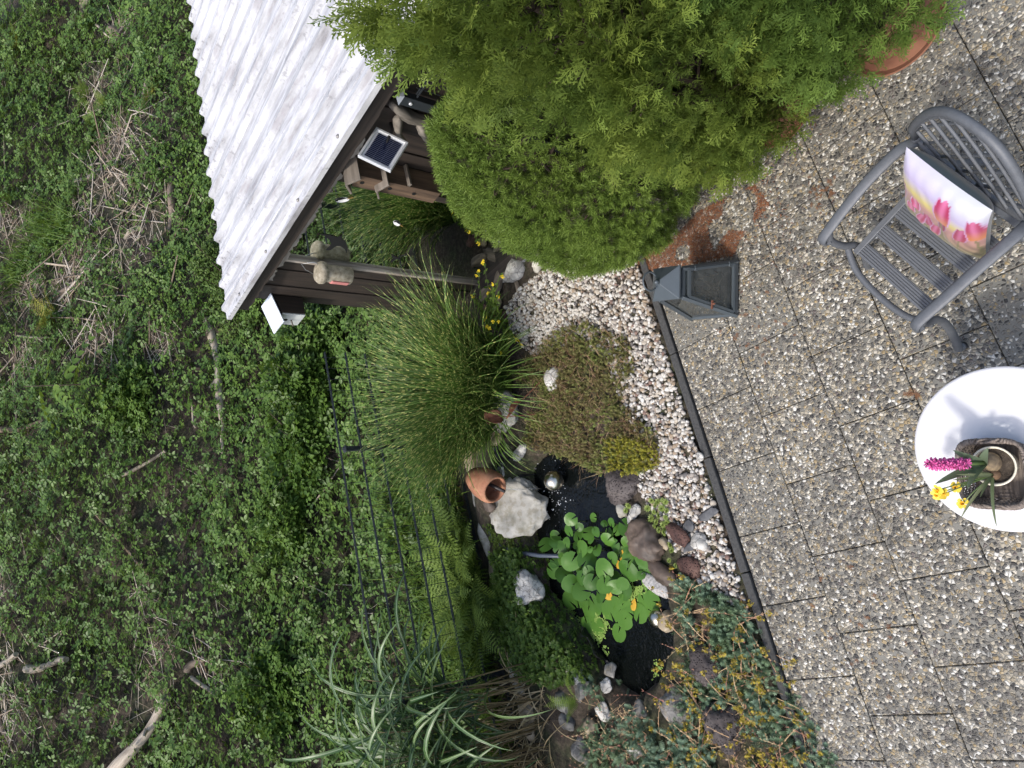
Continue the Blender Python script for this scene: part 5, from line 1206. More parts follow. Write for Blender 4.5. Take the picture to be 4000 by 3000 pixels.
# triple nest box
MT['boxw'] = wood('nest_box_wood', (.035, .022, .014), (.14, .09, .055), 2, 8, .8, .5)
MT['boxg'] = wood('grey_box_wood', (.08, .068, .055), (.23, .20, .165), 1, 8, .85, .5)
tb = wallroot('nest_box', (1.80, -.03, 1.22), 'tall brown wooden nest box with three entrance holes right of the window', 'nest box')
b = MB(); b.box((0, -.085, .285), (.105, .15, .57)); b.build('body', MT['boxw'], tb, bevel=.003)
for z_, nm in ((.525, 'entrance_hole'), (.34, 'entrance_hole'), (.17, 'entrance_hole')):
    b = MB(); b.lathe([(.013, 0), (.013, .004)], 16); o = b.build(nm, MT['black'], tb); o.location = (.0, -.159, z_); o.rotation_euler = (R_(90), 0, 0)
for nm, c, d, rx, ry in (('roof_board', (.035, -.10, .60), (.095, .20, .014), 0, .62), ('roof_board', (-.045, -.10, .595), (.085, .20, .014), 0, -.75), ('roof_board', (.035, -.12, .415), (.10, .17, .013), 0, .45), ('roof_board', (-.035, -.14, .41), (.07, .13, .012), 0, -.6), ('ledge', (.067, -.085, .235), (.025, .15, .018), 0, .3)):
    b = MB(); b.box(c, d, Euler((rx, ry, 0)).to_matrix().to_4x4()); b.build(nm, MT['boxg'], tb, bevel=.002)
b = MB(); b.tube([(0, .0, .58), (0, .0, .66), (.015, -.01, .68), (.02, -.02, .65)], .004, 6); b.build('hook', plain('grey_hook', (.3, .3, .3), .5, .6), tb)

# driftwood
dw = wallroot('driftwood', (2.30, -.06, 1.55), 'grey forked driftwood piece hung on the shed wall beside the solar panel', 'driftwood')
MT['drift'] = wood('driftwood_grey', (.06, .052, .042), (.24, .215, .18), 2, 7, .9, .9)
b = MB(); L_ = lambda x, y, z: (x - 2.30, y + .06, z - 1.55)
b.tube([L_(2.33, -.05, 1.80), L_(2.30, -.06, 1.74), L_(2.27, -.07, 1.66), L_(2.27, -.06, 1.56), L_(2.29, -.05, 1.46), L_(2.30, -.05, 1.38)], [.045, .055, .060, .050, .040, .030], 12, flat=.6)
b.tube([L_(2.28, -.07, 1.72), L_(2.19, -.09, 1.70), L_(2.14, -.10, 1.65), L_(2.10, -.10, 1.58)], [.045, .035, .026, .013], 10, flat=.7)
b.tube([L_(2.27, -.07, 1.58), L_(2.22, -.09, 1.55), L_(2.18, -.10, 1.50), L_(2.14, -.10, 1.44)], [.05, .035, .026, .010], 10, flat=.7)
o = b.build('trunk', MT['drift'], dw, smooth=True)
tx_ = bpy.data.textures.new('driftnoise', 'CLOUDS'); tx_.noise_scale = .03; ds_ = o.modifiers.new('s', 'SUBSURF'); ds_.levels = ds_.render_levels = 1
dm = o.modifiers.new('d', 'DISPLACE'); dm.texture = tx_; dm.strength = .025

# woodcrete nest box, hanging
cy = wallroot('nest_box', (.62, -.105, 1.28), 'cylindrical grey concrete nest box with pink front hanging left of the window', 'nest box')
conc = stone('mossy_concrete', [(.14, .12, .085), (.28, .25, .19), (.40, .37, .30)], scale=30, bmp=.4)
b = MB(); b.lathe([(.060, 0), (.068, .01), (.066, .20), (.064, .21)], 28); b.build('body', conc, cy, smooth=True, sharp=40)
b = MB(); b.lathe([(.064, .205), (.083, .215), (.086, .245), (.070, .268), (.03, .278), (0, .279)], 28, cap=(True, False)); b.build('roof', conc, cy, smooth=True, sharp=60)
V, F = [], []; na = 10
for i in range(na + 1):
    t = R_(175 + 105 * i / na)
    for r_, z_ in ((.0665, .02), (.0665, .165), (.075, .155), (.075, .03)): V.append((r_ * math.cos(t), r_ * math.sin(t), z_))
for i in range(na):
    for j in range(4): F.append((i * 4 + j, i * 4 + (j + 1) % 4, i * 4 + 4 + (j + 1) % 4, i * 4 + 4 + j))
F += [(3, 2, 1, 0), (na * 4, na * 4 + 1, na * 4 + 2, na * 4 + 3)]
b = MB(); b.add(V, F); b.build('front_panel', plain('pink_concrete', (.44, .17, .155), .85, 0, .2, 30), cy, smooth=True, sharp=40)
b = MB(); b.tube([(.04, .03, .24), (.05, .05, .30), (.0, .06, .36), (-.02, .065, .37), (-.05, .04, .33), (-.06, 0, .24)], .0035, 6); b.build('wire', plain('wire', (.30, .31, .32), .4, .8), cy, smooth=True)
# birdhouse with white roof
wb = wallroot('birdhouse', (.0, -.03, 1.45), 'small birdhouse with pale sheet roof at the left corner of the shed', 'birdhouse')
b = MB(); b.hexa([(-.09, -.15, 0), (.10, -.15, 0), (.09, 0, 0), (-.09, 0, 0), (-.09, -.15, .19), (.10, -.15, .19), (.09, 0, .235), (-.09, 0, .235)]); b.build('body', MT['dark'], wb, bevel=.003)
b = MB(); b.hexa([(-.085, -.163, .0), (.095, -.163, .0), (.095, -.152, .0), (-.085, -.152, .0), (-.085, -.163, .185), (.095, -.163, .185), (.095, -.152, .185), (-.085, -.152, .185)]); fr = b.build('front', plain('pale_front', (.45, .47, .46), .7, 0, .3), wb, bevel=.002)
b = MB(); b.lathe([(.016, 0), (.016, .003)], 16); o = b.build('hole', MT['black'], fr); o.location = (0, -.164, .13); o.rotation_euler = (R_(90), 0, 0)
b = MB(); b.tube([(.0, -.16, .085), (.01, -.22, .08)], .006, 6); b.build('perch', MT['boxg'], fr)
b = MB(); b.hexa([(-.125, -.235, .185), (.105, -.235, .185), (.105, .005, .258), (-.125, .005, .258), (-.125, -.235, .191), (.105, -.235, .191), (.105, .005, .264), (-.125, .005, .264)]); b.build('roof', plain('pale_blue_sheet', (.62, .68, .74), .3, 0, .05), wb)

# bird decals on the pane
def decal(pts, label, mats, name='window_bird'):
    P = [Vector((p[0], 0, p[2])) for p in pts[0]]; c = sum(P, Vector()) / len(P)
    root = None
    for k, (pp, mt) in enumerate(zip(pts, mats)):
        b = MB(); q = [Vector((p[0] - c.x, -.020 - .0012 * k, p[2] - c.z)) for p in pp]; b.poly(q, .001, (0, 1, 0))
        if k == 0:
            root = b.build(name, mt); root.location = sloc((c.x, 0, c.z)); root.rotation_euler = (0, 0, ANG); tag(root, label, 'sticker', 'bird stickers on the shed window')
        else: b.build('marking', mt, root)
wht = plain('white_film', (.75, .76, .76), .5); brn = plain('brown_film', (.22, .14, .04), .5)
decal([[(0.975, -0.000, 1.667), (0.989, 0.000, 1.618), (0.982, 0.000, 1.558), (0.973, -0.000, 1.519), (1.000, 0.000, 1.496), (0.968, 0.000, 1.486), (0.926, 0.000, 1.437), (0.876, 0.000, 1.401), (0.787, -0.000, 1.368), (0.841, 0.000, 1.410), (0.872, 0.000, 1.457), (0.864, -0.000, 1.485), (0.802, -0.000, 1.503), (0.790, -0.000, 1.535), (0.853, -0.000, 1.528), (0.883, -0.000, 1.532), (0.935, 0.000, 1.571), (0.963, 0.000, 1.615)]], 'large black swallow sticker on the shed window', [MT['black']])
for tx, cx, cz, s, rot in (('small flat black bird shape low on the window, nearer the frame', .815, .98, .055, .4), ('small flat black bird shape low on the window, nearer the middle', .905, .90, .06, -.3)):  # two small flat black bird outlines set on the pane
    sh_ = [(-1.2, .5), (-.5, .45), (0, .15), (.5, .5), (1.2, .6), (.7, .1), (.3, -.25), (.1, -.9), (-.1, -.5), (-.4, -.9), (-.3, -.2), (-.7, .15)]
    decal([[(cx + s * (x * math.cos(rot) - z * math.sin(rot)), 0, cz + s * (x * math.sin(rot) + z * math.cos(rot))) for x, z in sh_]], tx, [MT['black']])
def birdy(cx, cz, s, label, rot):
    R2 = lambda pts: [(cx + s * (x * math.cos(rot) - z * math.sin(rot)), 0, cz + s * (x * math.sin(rot) + z * math.cos(rot))) for x, z in pts]
    ell = [(.55 * math.cos(t), 1.0 * math.sin(t)) for t in np.linspace(0, 6.28, 14)[:-1]]
    decal([R2(ell + []), R2([(.1, .9), (.6, .6), (.55, -.1), (.3, -.8), (.15, 0)]), R2([(-.2, .75), (.1, 1.1), (.35, .85), (.1, .6)]), R2([(.15, -.7), (.35, -.75), (.5, -1.6), (.3, -1.6)])], label, [wht, MT['black'], MT['black'], brn])
birdy(1.39, 1.665, .045, 'white and black songbird sticker high on the window', .5)
birdy(1.25, 1.19, .038, 'white and black songbird sticker at the middle of the window', -.6)

# ---------------------------------------------------------------- wire fences
MT['anth'] = plain('anthracite_metal', (.030, .036, .042), .45, .3, .15)
def dfence(x0, x1, z0, zs, root, n_vert, yo=0.0, post=()):
    for z in zs:
        for dy in (-.009, .009):
            b = MB(); b.bar((x0, yo + dy, z), (x1, yo + dy, z), .0065, .0065); b.build('rail', MT['anth'], root)
    for k in range(n_vert):
        x = x0 + .05 + (x1 - x0 - .1) * k / (n_vert - 1)
        b = MB(); b.tube([(x, yo, z0), (x, yo, zs[-1] + .03)], .0022, 5); b.build('rod', MT['anth'], root)
f1 = wallroot('metal_fence', (2.43, -.11, 0), 'anthracite double rod fence panel with post in front of the shed wall', 'fence')
b = MB(); b.box((0, 0, .90), (.06, .045, 1.80)); ps = b.build('post', MT['anth'], f1, bevel=.003)
b = MB(); b.hexa([(-.034, -.026, 1.80), (.034, -.026, 1.80), (.034, .026, 1.80), (-.034, .026, 1.80), (-.006, -.004, 1.825), (.006, -.004, 1.825), (.006, .004, 1.825), (-.006, .004, 1.825)]); b.build('cap', plain('grey_cap', (.16, .18, .20), .4), ps)
for z in (1.745, 1.54, 1.335, 1.13):
    b = MB(); b.lathe([(.010, 0), (.010, .005), (.006, .008)], 12); o = b.build('bolt', alu, ps); o.location = (0, -.024, z); o.rotation_euler = (R_(90), 0, 0)
dfence(.04, 1.60, .05, [.12 + .2 * k + .005 for k in range(9)], f1, 26, 0)
f2 = empty('wire_fence', AB(-4.98, -2.35), ANG - math.pi / 2, 'dark double rod wire fence between the garden and the slope', 'fence')
# local x runs along S, away from the shed
f2.rotation_euler = (0, 0, math.atan2(SY, SX))
dfence(0, 6.0, .04, [.08 + .186 * k for k in range(7)], f2, 60, 0)
for x in (.85, 2.85, 4.85):
    b = MB(); b.box((x, -.05, .56), (.04, .03, 1.14)); p_ = b.build('post', MT['anth'], f2, bevel=.003)
    b = MB(); b.hexa([(x - .03, -.075, 1.13), (x + .03, -.075, 1.13), (x + .03, -.025, 1.13), (x - .03, -.025, 1.13), (x - .006, -.055, 1.152), (x + .006, -.055, 1.152), (x + .006, -.045, 1.152), (x - .006, -.045, 1.152)]); b.build('cap', MT['anth'], p_)

# ---------------------------------------------------------------- small garden ornaments
MT['rust'] = stone('rusty_steel', [(.07, .026, .016), (.15, .055, .032), (.22, .09, .05)], scale=14, bmp=.3)
def leafsheet(pts, bend, name, loc, rot, label, stake=None):
    root = empty(name, loc, 0, label, 'ornament', 'rusty metal ornaments'); root.rotation_euler = rot
    n = 15; V = []; F = []
    for i, (t, w0, w1) in enumerate(pts):
        for j in range(n):
            u_ = w0 + (w1 - w0) * j / (n - 1); V.append((u_, t, bend * (u_ * u_) * 4 + .25 * bend * t * t))
    for i in range(len(pts) - 1):
        for j in range(n - 1): a = i * n + j; F.append((a, a + 1, a + n + 1, a + n))
    b = MB(); b.add(V, F); o = b.build('blade', MT['rust'], root, smooth=True); md = o.modifiers.new('t', 'SOLIDIFY'); md.thickness = .003
    if stake: b = MB(); b.tube([(0, 0, 0), stake], .004, 6); b.build('stake', MT['rust'], root)
leafsheet([(-.07, -.035, .035), (-.04, -.055, .055), (.0, -.055, .06), (.04, -.045, .05), (.06, -.06, .06), (.075, -.012, .02)], 1.6, 'rusty_leaf', (-0.262, 4.166, 0.400), (R_(70), .1, .5), 'rusty metal tulip shape standing before the grey tan rock', (0, -.35, .0))
leafsheet([(-.07, -.006, .006), (-.05, -.03, .035), (-.02, -.05, .05), (.02, -.05, .045), (.06, -.03, .02), (.11, -.006, .004)], 2.0, 'rusty_leaf', (-0.181, 4.060, 0.280), (R_(35), .2, 1.5), 'rusty metal leaf with veins nearest the sedum', (-.02, -.30, -.05))
# figurine: small crouching animal with a ball head, reddish brown
fg = empty('animal_figurine', (0.563, 4.552, 0.030), .9, 'reddish brown stone animal figurine lying on the pebbles by the shed', 'figurine')
def skinbody(nodes, edges, name, mat, parent, sub=2):
    me = bpy.data.meshes.new(name); me.from_pydata([n[:3] for n in nodes], edges, []); o = bpy.data.objects.new(name, me); link(o, parent); me.materials.append(mat)
    s = o.modifiers.new('skin', 'SKIN'); s.use_smooth_shade = True
    for v, nn in zip(me.skin_vertices[0].data, nodes): v.radius = (nn[3], nn[3])
    me.skin_vertices[0].data[0].use_root = True
    o.modifiers.new('sub', 'SUBSURF').render_levels = sub; return o
fm_ = stone('figurine_stone', [(.035, .018, .017), (.085, .045, .04), (.15, .09, .08)], bmp=.2)
skinbody([(0, 0, .055, .050), (.055, 0, .07, .048), (.10, .0, .085, .034), (.135, 0, .10, .036), (.165, 0, .092, .020), (-.05, 0, .045, .038), (.07, .045, .03, .018), (.10, .06, .008, .014), (.07, -.045, .03, .018), (.10, -.06, .008, .014), (-.04, .05, .025, .022), (-.01, .065, .008, .014), (-.04, -.05, .025, .022), (-.01, -.065, .008, .014), (-.085, 0, .03, .014), (.125, .022, .135, .010), (.125, -.022, .135, .010)],
         [(0, 1), (1, 2), (2, 3), (3, 4), (0, 5), (1, 6), (6, 7), (1, 8), (8, 9), (5, 10), (10, 11), (5, 12), (12, 13), (5, 14), (3, 15), (3, 16)], 'body', fm_, fg)
# bark debris at the shed foot
for k, (p, s, rz, tx) in enumerate([((0.771, 4.724, 0.060), (.10, .26, .10), .5, 'dark rotten wood block at the left end of the window sill'), ((0.861, 4.607, 0.040), (.10, .20, .06), 1.1, 'crumbling bark piece under the window sill'), ((0.801, 4.347, 0.040), (.05, .22, .04), 2.1, 'narrow bark strip between sill and pebbles'), ((0.901, 4.490, 0.050), (.07, .14, .05), .2, 'loose bark chunk next to the whitish block')]):
    V, F = lumpy(I3, 600 + k, .2, 10, .5); o = obj_np('bark_piece', V * np.array(s) * .6, F, MT['bark2'] if 'bark2' in MT else MT.setdefault('bark2', wood('old_bark', (.05, .04, .032), (.21, .175, .14), 1, 8, .95, 1.0)), smooth=True, loc=p); o.rotation_euler = (0, 0, rz); tag(o, tx, 'bark')

# ---------------------------------------------------------------- lantern
MT['lan'] = plain('grey_lantern_paint', (.075, .092, .105), .45, .25, .12, 20, .08)
m, nt, out = newmat('lantern_glass')
gl = nd(nt, 'BsdfGlossy', {'Color': (.9, .95, .95, 1), 'Roughness': .06}); tr = nd(nt, 'BsdfTransparent', {'Color': (.80, .84, .82, 1)})
dsf = nd(nt, 'BsdfDiffuse', {'Color': (.30, .30, .28, 1)})
dn = nd(nt, 'TexNoise', {'Vector': nd(nt, 'TexCoord').outputs['Object'], 'Scale': 30.0, 'Detail': 5.0}).outputs['Fac']
x1 = nd(nt, 'MixShader', {0: mth(nt, 'MULTIPLY', dn, .28), 1: tr.outputs[0], 2: dsf.outputs[0]})
x2 = nd(nt, 'MixShader', {0: nd(nt, 'Fresnel', {'IOR': 1.5}).outputs[0], 1: x1.outputs[0], 2: gl.outputs[0]})
nt.links.new(x2.outputs[0], out.inputs[0]); MT['glass'] = m
la = empty('lantern', (.582, 2.464, 0), 0, 'grey metal lantern with glass panes standing on the terrace slabs', 'lantern')
HB, HT, Z0, Z1 = .159, .080, .025, .44
def lp(sx, sy, t, ins=0.0): h_ = HB + (HT - HB) * t - ins; return Vector((sx * h_, sy * h_, Z0 + (Z1 - Z0) * t))
for sx, sy in ((-1, -1), (1, -1), (1, 1), (-1, 1)):
    b = MB(); b.bar(lp(sx, sy, 0), lp(sx, sy, 1), .022, .022, (sx, sy, 0)); b.build('post', MT['lan'], la, bevel=.002)
    b = MB(); b.lathe([(.010, 0), (.013, .012), (.011, .024)], 12, (sx * .145, sy * .145, 0)); b.build('foot', MT['lan'], la, smooth=True)
b = MB(); b.box((0, 0, .018), (.300, .300, .012)); b.build('base', MT['lan'], la, bevel=.002)
for t, nm, hh in ((.02, 'lower_rail', .022), (.985, 'upper_rail', .022)):
    for sx, sy, tx, ty in ((-1, -1, 1, -1), (1, -1, 1, 1), (1, 1, -1, 1), (-1, 1, -1, -1)):
        b = MB(); b.bar(lp(sx, sy, t, .003), lp(tx, ty, t, .003), .018, hh); b.build(nm, MT['lan'], la)
for sx, sy, tx, ty in ((-1, -1, 1, -1), (1, -1, 1, 1), (1, 1, -1, 1), (-1, 1, -1, -1)):
    q = [lp(sx, sy, .03, .006), lp(tx, ty, .03, .006), lp(tx, ty, .97, .006), lp(sx, sy, .97, .006)]; b = MB(); b.add(q, [(0, 1, 2, 3)]); b.build('pane', MT['glass'], la)
# door on the near side
dr = MB(); q = [lp(-1, -1, .05), lp(1, -1, .05), lp(1, -1, .95), lp(-1, -1, .95)]; cx = sum(q, Vector()) / 4; q = [cx + (p - cx) * .90 + Vector((0, -.010, 0)) for p in q]
for i in range(4): dr.bar(q[i], q[(i + 1) % 4], .014, .016, (0, -1, .2))
dr = dr.build('door', MT['lan'], la)
for t in (.18, .80):
    b = MB(); p = lp(1, -1, t) + Vector((-.008, -.016, 0)); b.tube([p + Vector((.012, 0, .012)), p + Vector((0, -.006, .012)), p + Vector((-.012, 0, .012)), p + Vector((-.012, 0, -.012))], .004, 6); b.build('hinge', MT['lan'], dr)
b = MB(); p = lp(-1, -1, .52) + Vector((.012, -.02, 0)); b.bar(p + Vector((-.03, 0, 0)), p + Vector((.02, -.004, 0)), .006, .014); b.tube([p, p + Vector((0, -.02, 0))], .005, 6); b.build('latch', MT['rust'], dr)
b = MB(); b.box((0, 0, .458), (.135, .135, .03)); b.build('neck', plain('dark_neck', (.012, .013, .014), .7), la)
b = MB(); h_ = .094; b.add([(-h_, -h_, .470), (h_, -h_, .470), (h_, h_, .470), (-h_, h_, .470), (-h_, -h_, .482), (h_, -h_, .482), (h_, h_, .482), (-h_, h_, .482), (-.014, -.014, .552), (.014, -.014, .552), (.014, .014, .552), (-.014, .014, .552)],
    [(3, 2, 1, 0), (0, 1, 5, 4), (1, 2, 6, 5), (2, 3, 7, 6), (3, 0, 4, 7), (4, 5, 9, 8), (5, 6, 10, 9), (6, 7, 11, 10), (7, 4, 8, 11), (8, 9, 10, 11)]); rf = b.build('roof', MT['lan'], la, bevel=.0015)
b = MB(); b.lathe([(.0, .550), (.012, .553), (.015, .565), (.010, .577), (0, .58)], 14, cap=(False, False)); b.build('knob', MT['lan'], rf, smooth=True)
b = MB(); b.tube([(.052 * math.cos(t), .010 * math.sin(t) + .012, .605 + .048 * math.sin(t)) for t in np.linspace(-.9, 4.04, 24)], .005, 8); b.build('ring', MT['lan'], rf, smooth=True)
# silvery twig ball inside
b = MB(); r = random.Random(3)
tw = empty('wire_twigs', (.582, 2.464, .028), 0, 'tangled silvery twig decoration inside the lantern', 'decoration')
for k in range(46):
    t = r.random() * 6.28; e = r.uniform(.1, 1.4); p = Vector((r.gauss(0, .03), r.gauss(0, .03), .0)); pts = [p]; d = Vector((math.cos(t) * math.cos(e), math.sin(t) * math.cos(e), math.sin(e)))
    for i in range(6): d = (d + Vector((r.gauss(0, .5), r.gauss(0, .5), r.gauss(0, .35)))).normalized(); p = p + d * .028; pts.append(Vector((max(-.10, min(.10, p.x)), max(-.10, min(.10, p.y)), max(.005, min(.34, p.z)))))
    b.tube(pts, .0022, 4)
o = b.build('twigs', plain('silver_twig', (.16, .16, .15), .45, .5), tw); o['kind'] = 'stuff'

# ---------------------------------------------------------------- chair
MT['chair'] = plain('grey_cast_metal', (.100, .108, .120), .55, .15, .22, 55, .2, 200)
CF = (-.690, .724); ch = empty('garden_chair', (.625, 1.122, 0), math.atan2(CF[1], CF[0]) - math.pi / 2, 'grey cast metal armchair with lattice back on the terrace', 'chair')
def spline(pts, n):
    P = [Vector(p) for p in pts]; P = [P[0] * 2 - P[1]] + P + [P[-1] * 2 - P[-2]]; out_ = []
    for i in range(1, len(P) - 2):
        for k in range(n):
            t = k / n; a, b_, c_, d_ = P[i - 1:i + 3]; out_.append(.5 * ((2 * b_) + (c_ - a) * t + (2 * a - 5 * b_ + 4 * c_ - d_) * t * t + (3 * b_ - a - 3 * c_ + d_) * t ** 3))
    return out_ + [P[-2]]
for s in (-1, 1):
    b = MB(); b.tube(spline([(s * .272, -.255, .60), (s * .285, -.20, .635), (s * .288, -.05, .655), (s * .284, .10, .650), (s * .278, .215, .640), (s * .278, .250, .625), (s * .277, .255, .600), (s * .276, .235, .585)], 6), [.024] * 43, 12, flat=.38)
    b.build('armrest', MT['chair'], ch, smooth=True)
    b = MB(); b.tube(spline([(s * .278, .20, .635), (s * .272, .235, .57), (s * .255, .235, .48), (s * .250, .215, .40), (s * .262, .235, .27), (s * .285, .285, .12), (s * .295, .315, .04), (s * .293, .300, .015)], 6), [.017] * 20 + [.019] * 23, 10); b.build('leg', MT['chair'], ch, smooth=True)
    b = MB(); b.lathe([(.016, 0), (.019, .012), (.014, .022)], 12, (s * .293, .300, 0)); b.build('foot', MT['black'], ch, smooth=True)
    b = MB(); b.tube(spline([(s * .240, -.20, .43), (s * .243, -.235, .30), (s * .255, -.29, .12), (s * .258, -.315, .008)], 6), .017, 10); b.build('leg', MT['chair'], ch, smooth=True)
    b = MB(); b.bar((s * .215, .235, .418), (s * .215, -.225, .418), .030, .022); b.build('seat_rail', MT['chair'], ch, bevel=.004)
    b = MB(); b.tube(spline([(s * .225, -.215, .42), (s * .262, -.25, .52), (s * .276, -.265, .62)], 5), .016, 10); b.build('back_post', MT['chair'], ch, smooth=True)
b = MB(); b.tube(spline([(-.262, .232, .44), (-.15, .285, .425), (0, .300, .42), (.15, .285, .425), (.262, .232, .44)], 8), .015, 10); b.build('front_rail', MT['chair'], ch, smooth=True)
b = MB(); b.bar((-.215, -.225, .418), (.215, -.225, .418), .026, .020); b.build('rear_rail', MT['chair'], ch)
for k, y_ in enumerate((.200, .095, -.010, -.115)):
    b = MB()
    b.box((0, y_, .419), (.405, .060, .010))
    for j in range(5): b.box((0, y_ - .022 + .011 * j, .4262), (.404, .0065, .005))
    b.build('slat', MT['chair'], ch)
# back: bow, lower rail and lattice lie on one leaning, slightly hollow surface
def bk(u_, w): return Vector((u_, -.262 - .13 * w + .16 * u_ * u_ - .012, .60 + .33 * w))
top = lambda u_: .98 * (1 - (abs(u_) / .315) ** 2.6) * 1.0
low = lambda u_: .02 - .22 * (1 - (u_ / .29) ** 2)
us = np.linspace(-.285, .285, 41)
bow = [bk(float(u_), max(.10, top(float(u_)))) for u_ in us]
b = MB(); b.tube([bk(-.278, .0)] + bow + [bk(.278, .0)], [.017] + [.018] * 41 + [.017], 10); bb_ = b.build('back_bow', MT['chair'], ch, smooth=True)
b = MB(); b.tube([p + Vector((0, .012, -.028)) for p in bow], .008, 8); b.build('bow_moulding', MT['chair'], bb_, smooth=True)
b = MB(); b.tube([bk(float(u_), low(float(u_))) for u_ in us], .014, 8); b.build('back_rail', MT['chair'], ch, smooth=True)
for s in (-1, 1):
    for k in range(-5, 6):
        pts = []
        for i in range(25):
            w = -.22 + 1.2 * i / 24; u_ = k * .105 + s * (w - .4) * .30 * (1 + .3 * abs(w - .4))
            if abs(u_) < .275 and low(u_) - .01 <= w <= top(u_) + .01: pts.append(bk(u_, w) + Vector((0, .004 * s, 0)))
        if len(pts) > 2: b = MB(); b.tube(pts, .0072, 6, flat=.6); b.build('lattice_bar', MT['chair'], ch, smooth=True)

# cushion with a printed tulip picture
def cush_col(u_, v):
    """printed picture: pale sky above, purple and yellow haze, pink tulips below (u across, v up, both 0..1)"""
    W = np.array
    sky_ = W((.78, .80, .88)); pur = W((.50, .34, .72)); yel_ = W((.80, .68, .22)); low_ = W((.26, .22, .10)); pink = W((.62, .10, .26))
    v = v - .22
    edge = .50 + .10 * math.sin(u_ * 3.0 + 1.0)
    h = v - edge + .5
    if h > .75: c = sky_
    elif h > .55: t = (h - .55) / .20; c = sky_ * t + pur * (1 - t) * .6 + sky_ * (1 - t) * .4
    elif h > .42: t = (h - .42) / .13; c = (pur * .5 + sky_ * .5) * t + yel_ * (1 - t)
    elif h > .30: t = (h - .30) / .12; c = yel_ * t + (pink * .45 + W((.55, .45, .30)) * .55) * (1 - t)
    else: t = max(0, h / .30); c = (pink * .45 + W((.55, .45, .30)) * .55) * t + low_ * (1 - t)
    s_ = math.sin(u_ * 60 + 7 * math.sin(v * 9)); 
    if v < .34: c = c * (1 + .35 * s_ * (1 - v / .34))
    def tulip(cx, cy, sx, sy, lean, dark, warm):
        nonlocal c
        sx *= 1.3; sy *= 1.3; x = (u_ - cx - lean * (v - cy)) / sx; y = (v - cy) / sy
        wid = 1.0 - .35 * max(0, y) - .25 * max(0, -y) ** 2
        top_ = .80 + .22 * abs(math.sin(x * 4.2 + 1.2))
        if -1 < y < top_ and abs(x) < wid:
            sh = .5 + .5 * math.cos(x * 5.5 + lean * 3); k = W((.52, .02, .12)) * (1 - sh) + W((.80, .20, .42)) * sh
            k = k * (1 - warm * max(0, -y)) + W((.80, .32, .06)) * warm * max(0, -y)
            if abs(x) > wid * .82: k = W((.75, .42, .70))
            c = k * dark
        elif abs(x) < .10 and -3.2 < y <= -1: c = W((.22, .20, .08))
    tulip(.86, .30, .055, .10, .1, .75, .2); tulip(.48, .20, .05, .085, -.2, .7, .1); tulip(.66, .30, .04, .07, .1, .55, .0); tulip(.30, .33, .065, .075, .1, 1.15, .0); tulip(.22, .16, .06, .06, .1, 1.1, .0)
    tulip(.06, .34, .075, .14, .15, .62, .1); tulip(.57, .10, .05, .08, .2, .85, .2); tulip(.38, .12, .05, .10, .35, .9, .1); tulip(.64, .52, .085, .135, -.05, 1.0, .8); tulip(.95, .42, .05, .15, -.1, .9, .9)
    return np.clip(c * .66, 0.005, .88)
n = 96; gu, gv = np.meshgrid(np.linspace(0, 1, n), np.linspace(0, 1, n), indexing='ij')
eu, ev = 2 * gu - 1, 2 * gv - 1
puff = .075 * ((1 - eu ** 4) * (1 - ev ** 4)) ** .55
pinch = 1 - .06 * (ev ** 2) * (1 - np.abs(eu)) - 0; pinch2 = 1 - .06 * (eu ** 2) * 0
X = eu * .205 * (1 - .07 * (1 - ev ** 2)); Y = ev * .195 * (1 - .07 * (1 - eu ** 2))
wr = .006 * (vnoise(gu, gv, 6, 90) - .5) + .004 * np.sin(gu * 40 + 4 * gv) * (np.abs(ev) ** 6) + .006 * (vnoise(gu + gv * .5, gv * .3, 14, 91) - .5)
Zf = puff + wr * (puff / .075); Zb = -puff * .9
cols = np.array([[cush_col(float(gu[i, j]), float(gv[i, j])) for j in range(n)] for i in range(n)]).reshape(-1, 3)
dk = np.tile((.018, .032, .042), (n * n, 1))
Vc = np.concatenate([np.stack([X, Y, Zf], -1).reshape(-1, 3), np.stack([X, Y, Zb], -1).reshape(-1, 3)])
q = (np.arange(n - 1)[:, None] * n + np.arange(n - 1)[None]).ravel(); Ff = np.stack([q, q + n, q + n + 1, q + 1], 1)
m, nt, out = newmat('printed_satin'); ca_ = nd(nt, 'Attribute', attribute_name='print').outputs['Color']
pz = finish(nt, out, ca_, .42); pz.inputs['Sheen Weight'].default_value = .2; MT['satin'] = m
cu = empty('cushion', (.720, 1.005, .615), 0, 'square cushion printed with pink tulips leaning in the armchair', 'cushion')
right = Vector((CF[1], -CF[0], 0)); fwd = Vector((CF[0], CF[1], 0))
upv = (Vector((0, 0, 1)) * .90 - fwd * .42).normalized(); nv = (-right).cross(upv); 
if nv.dot(fwd) < 0: nv = -nv
ax = upv.cross(nv).normalized()
cu.rotation_mode = 'QUATERNION'; cu.rotation_quaternion = Matrix((ax, upv, nv)).transposed().to_quaternion()
al = np.c_[cols, np.ones(len(cols))]; ad = np.c_[dk, np.ones(len(dk))]
obj_np('front', Vc[:n * n], Ff, MT['satin'], cu, {'print': al}, True)
obj_np('back', Vc[n * n:], Ff[:, ::-1], MT['satin'], cu, {'print': ad}, True)

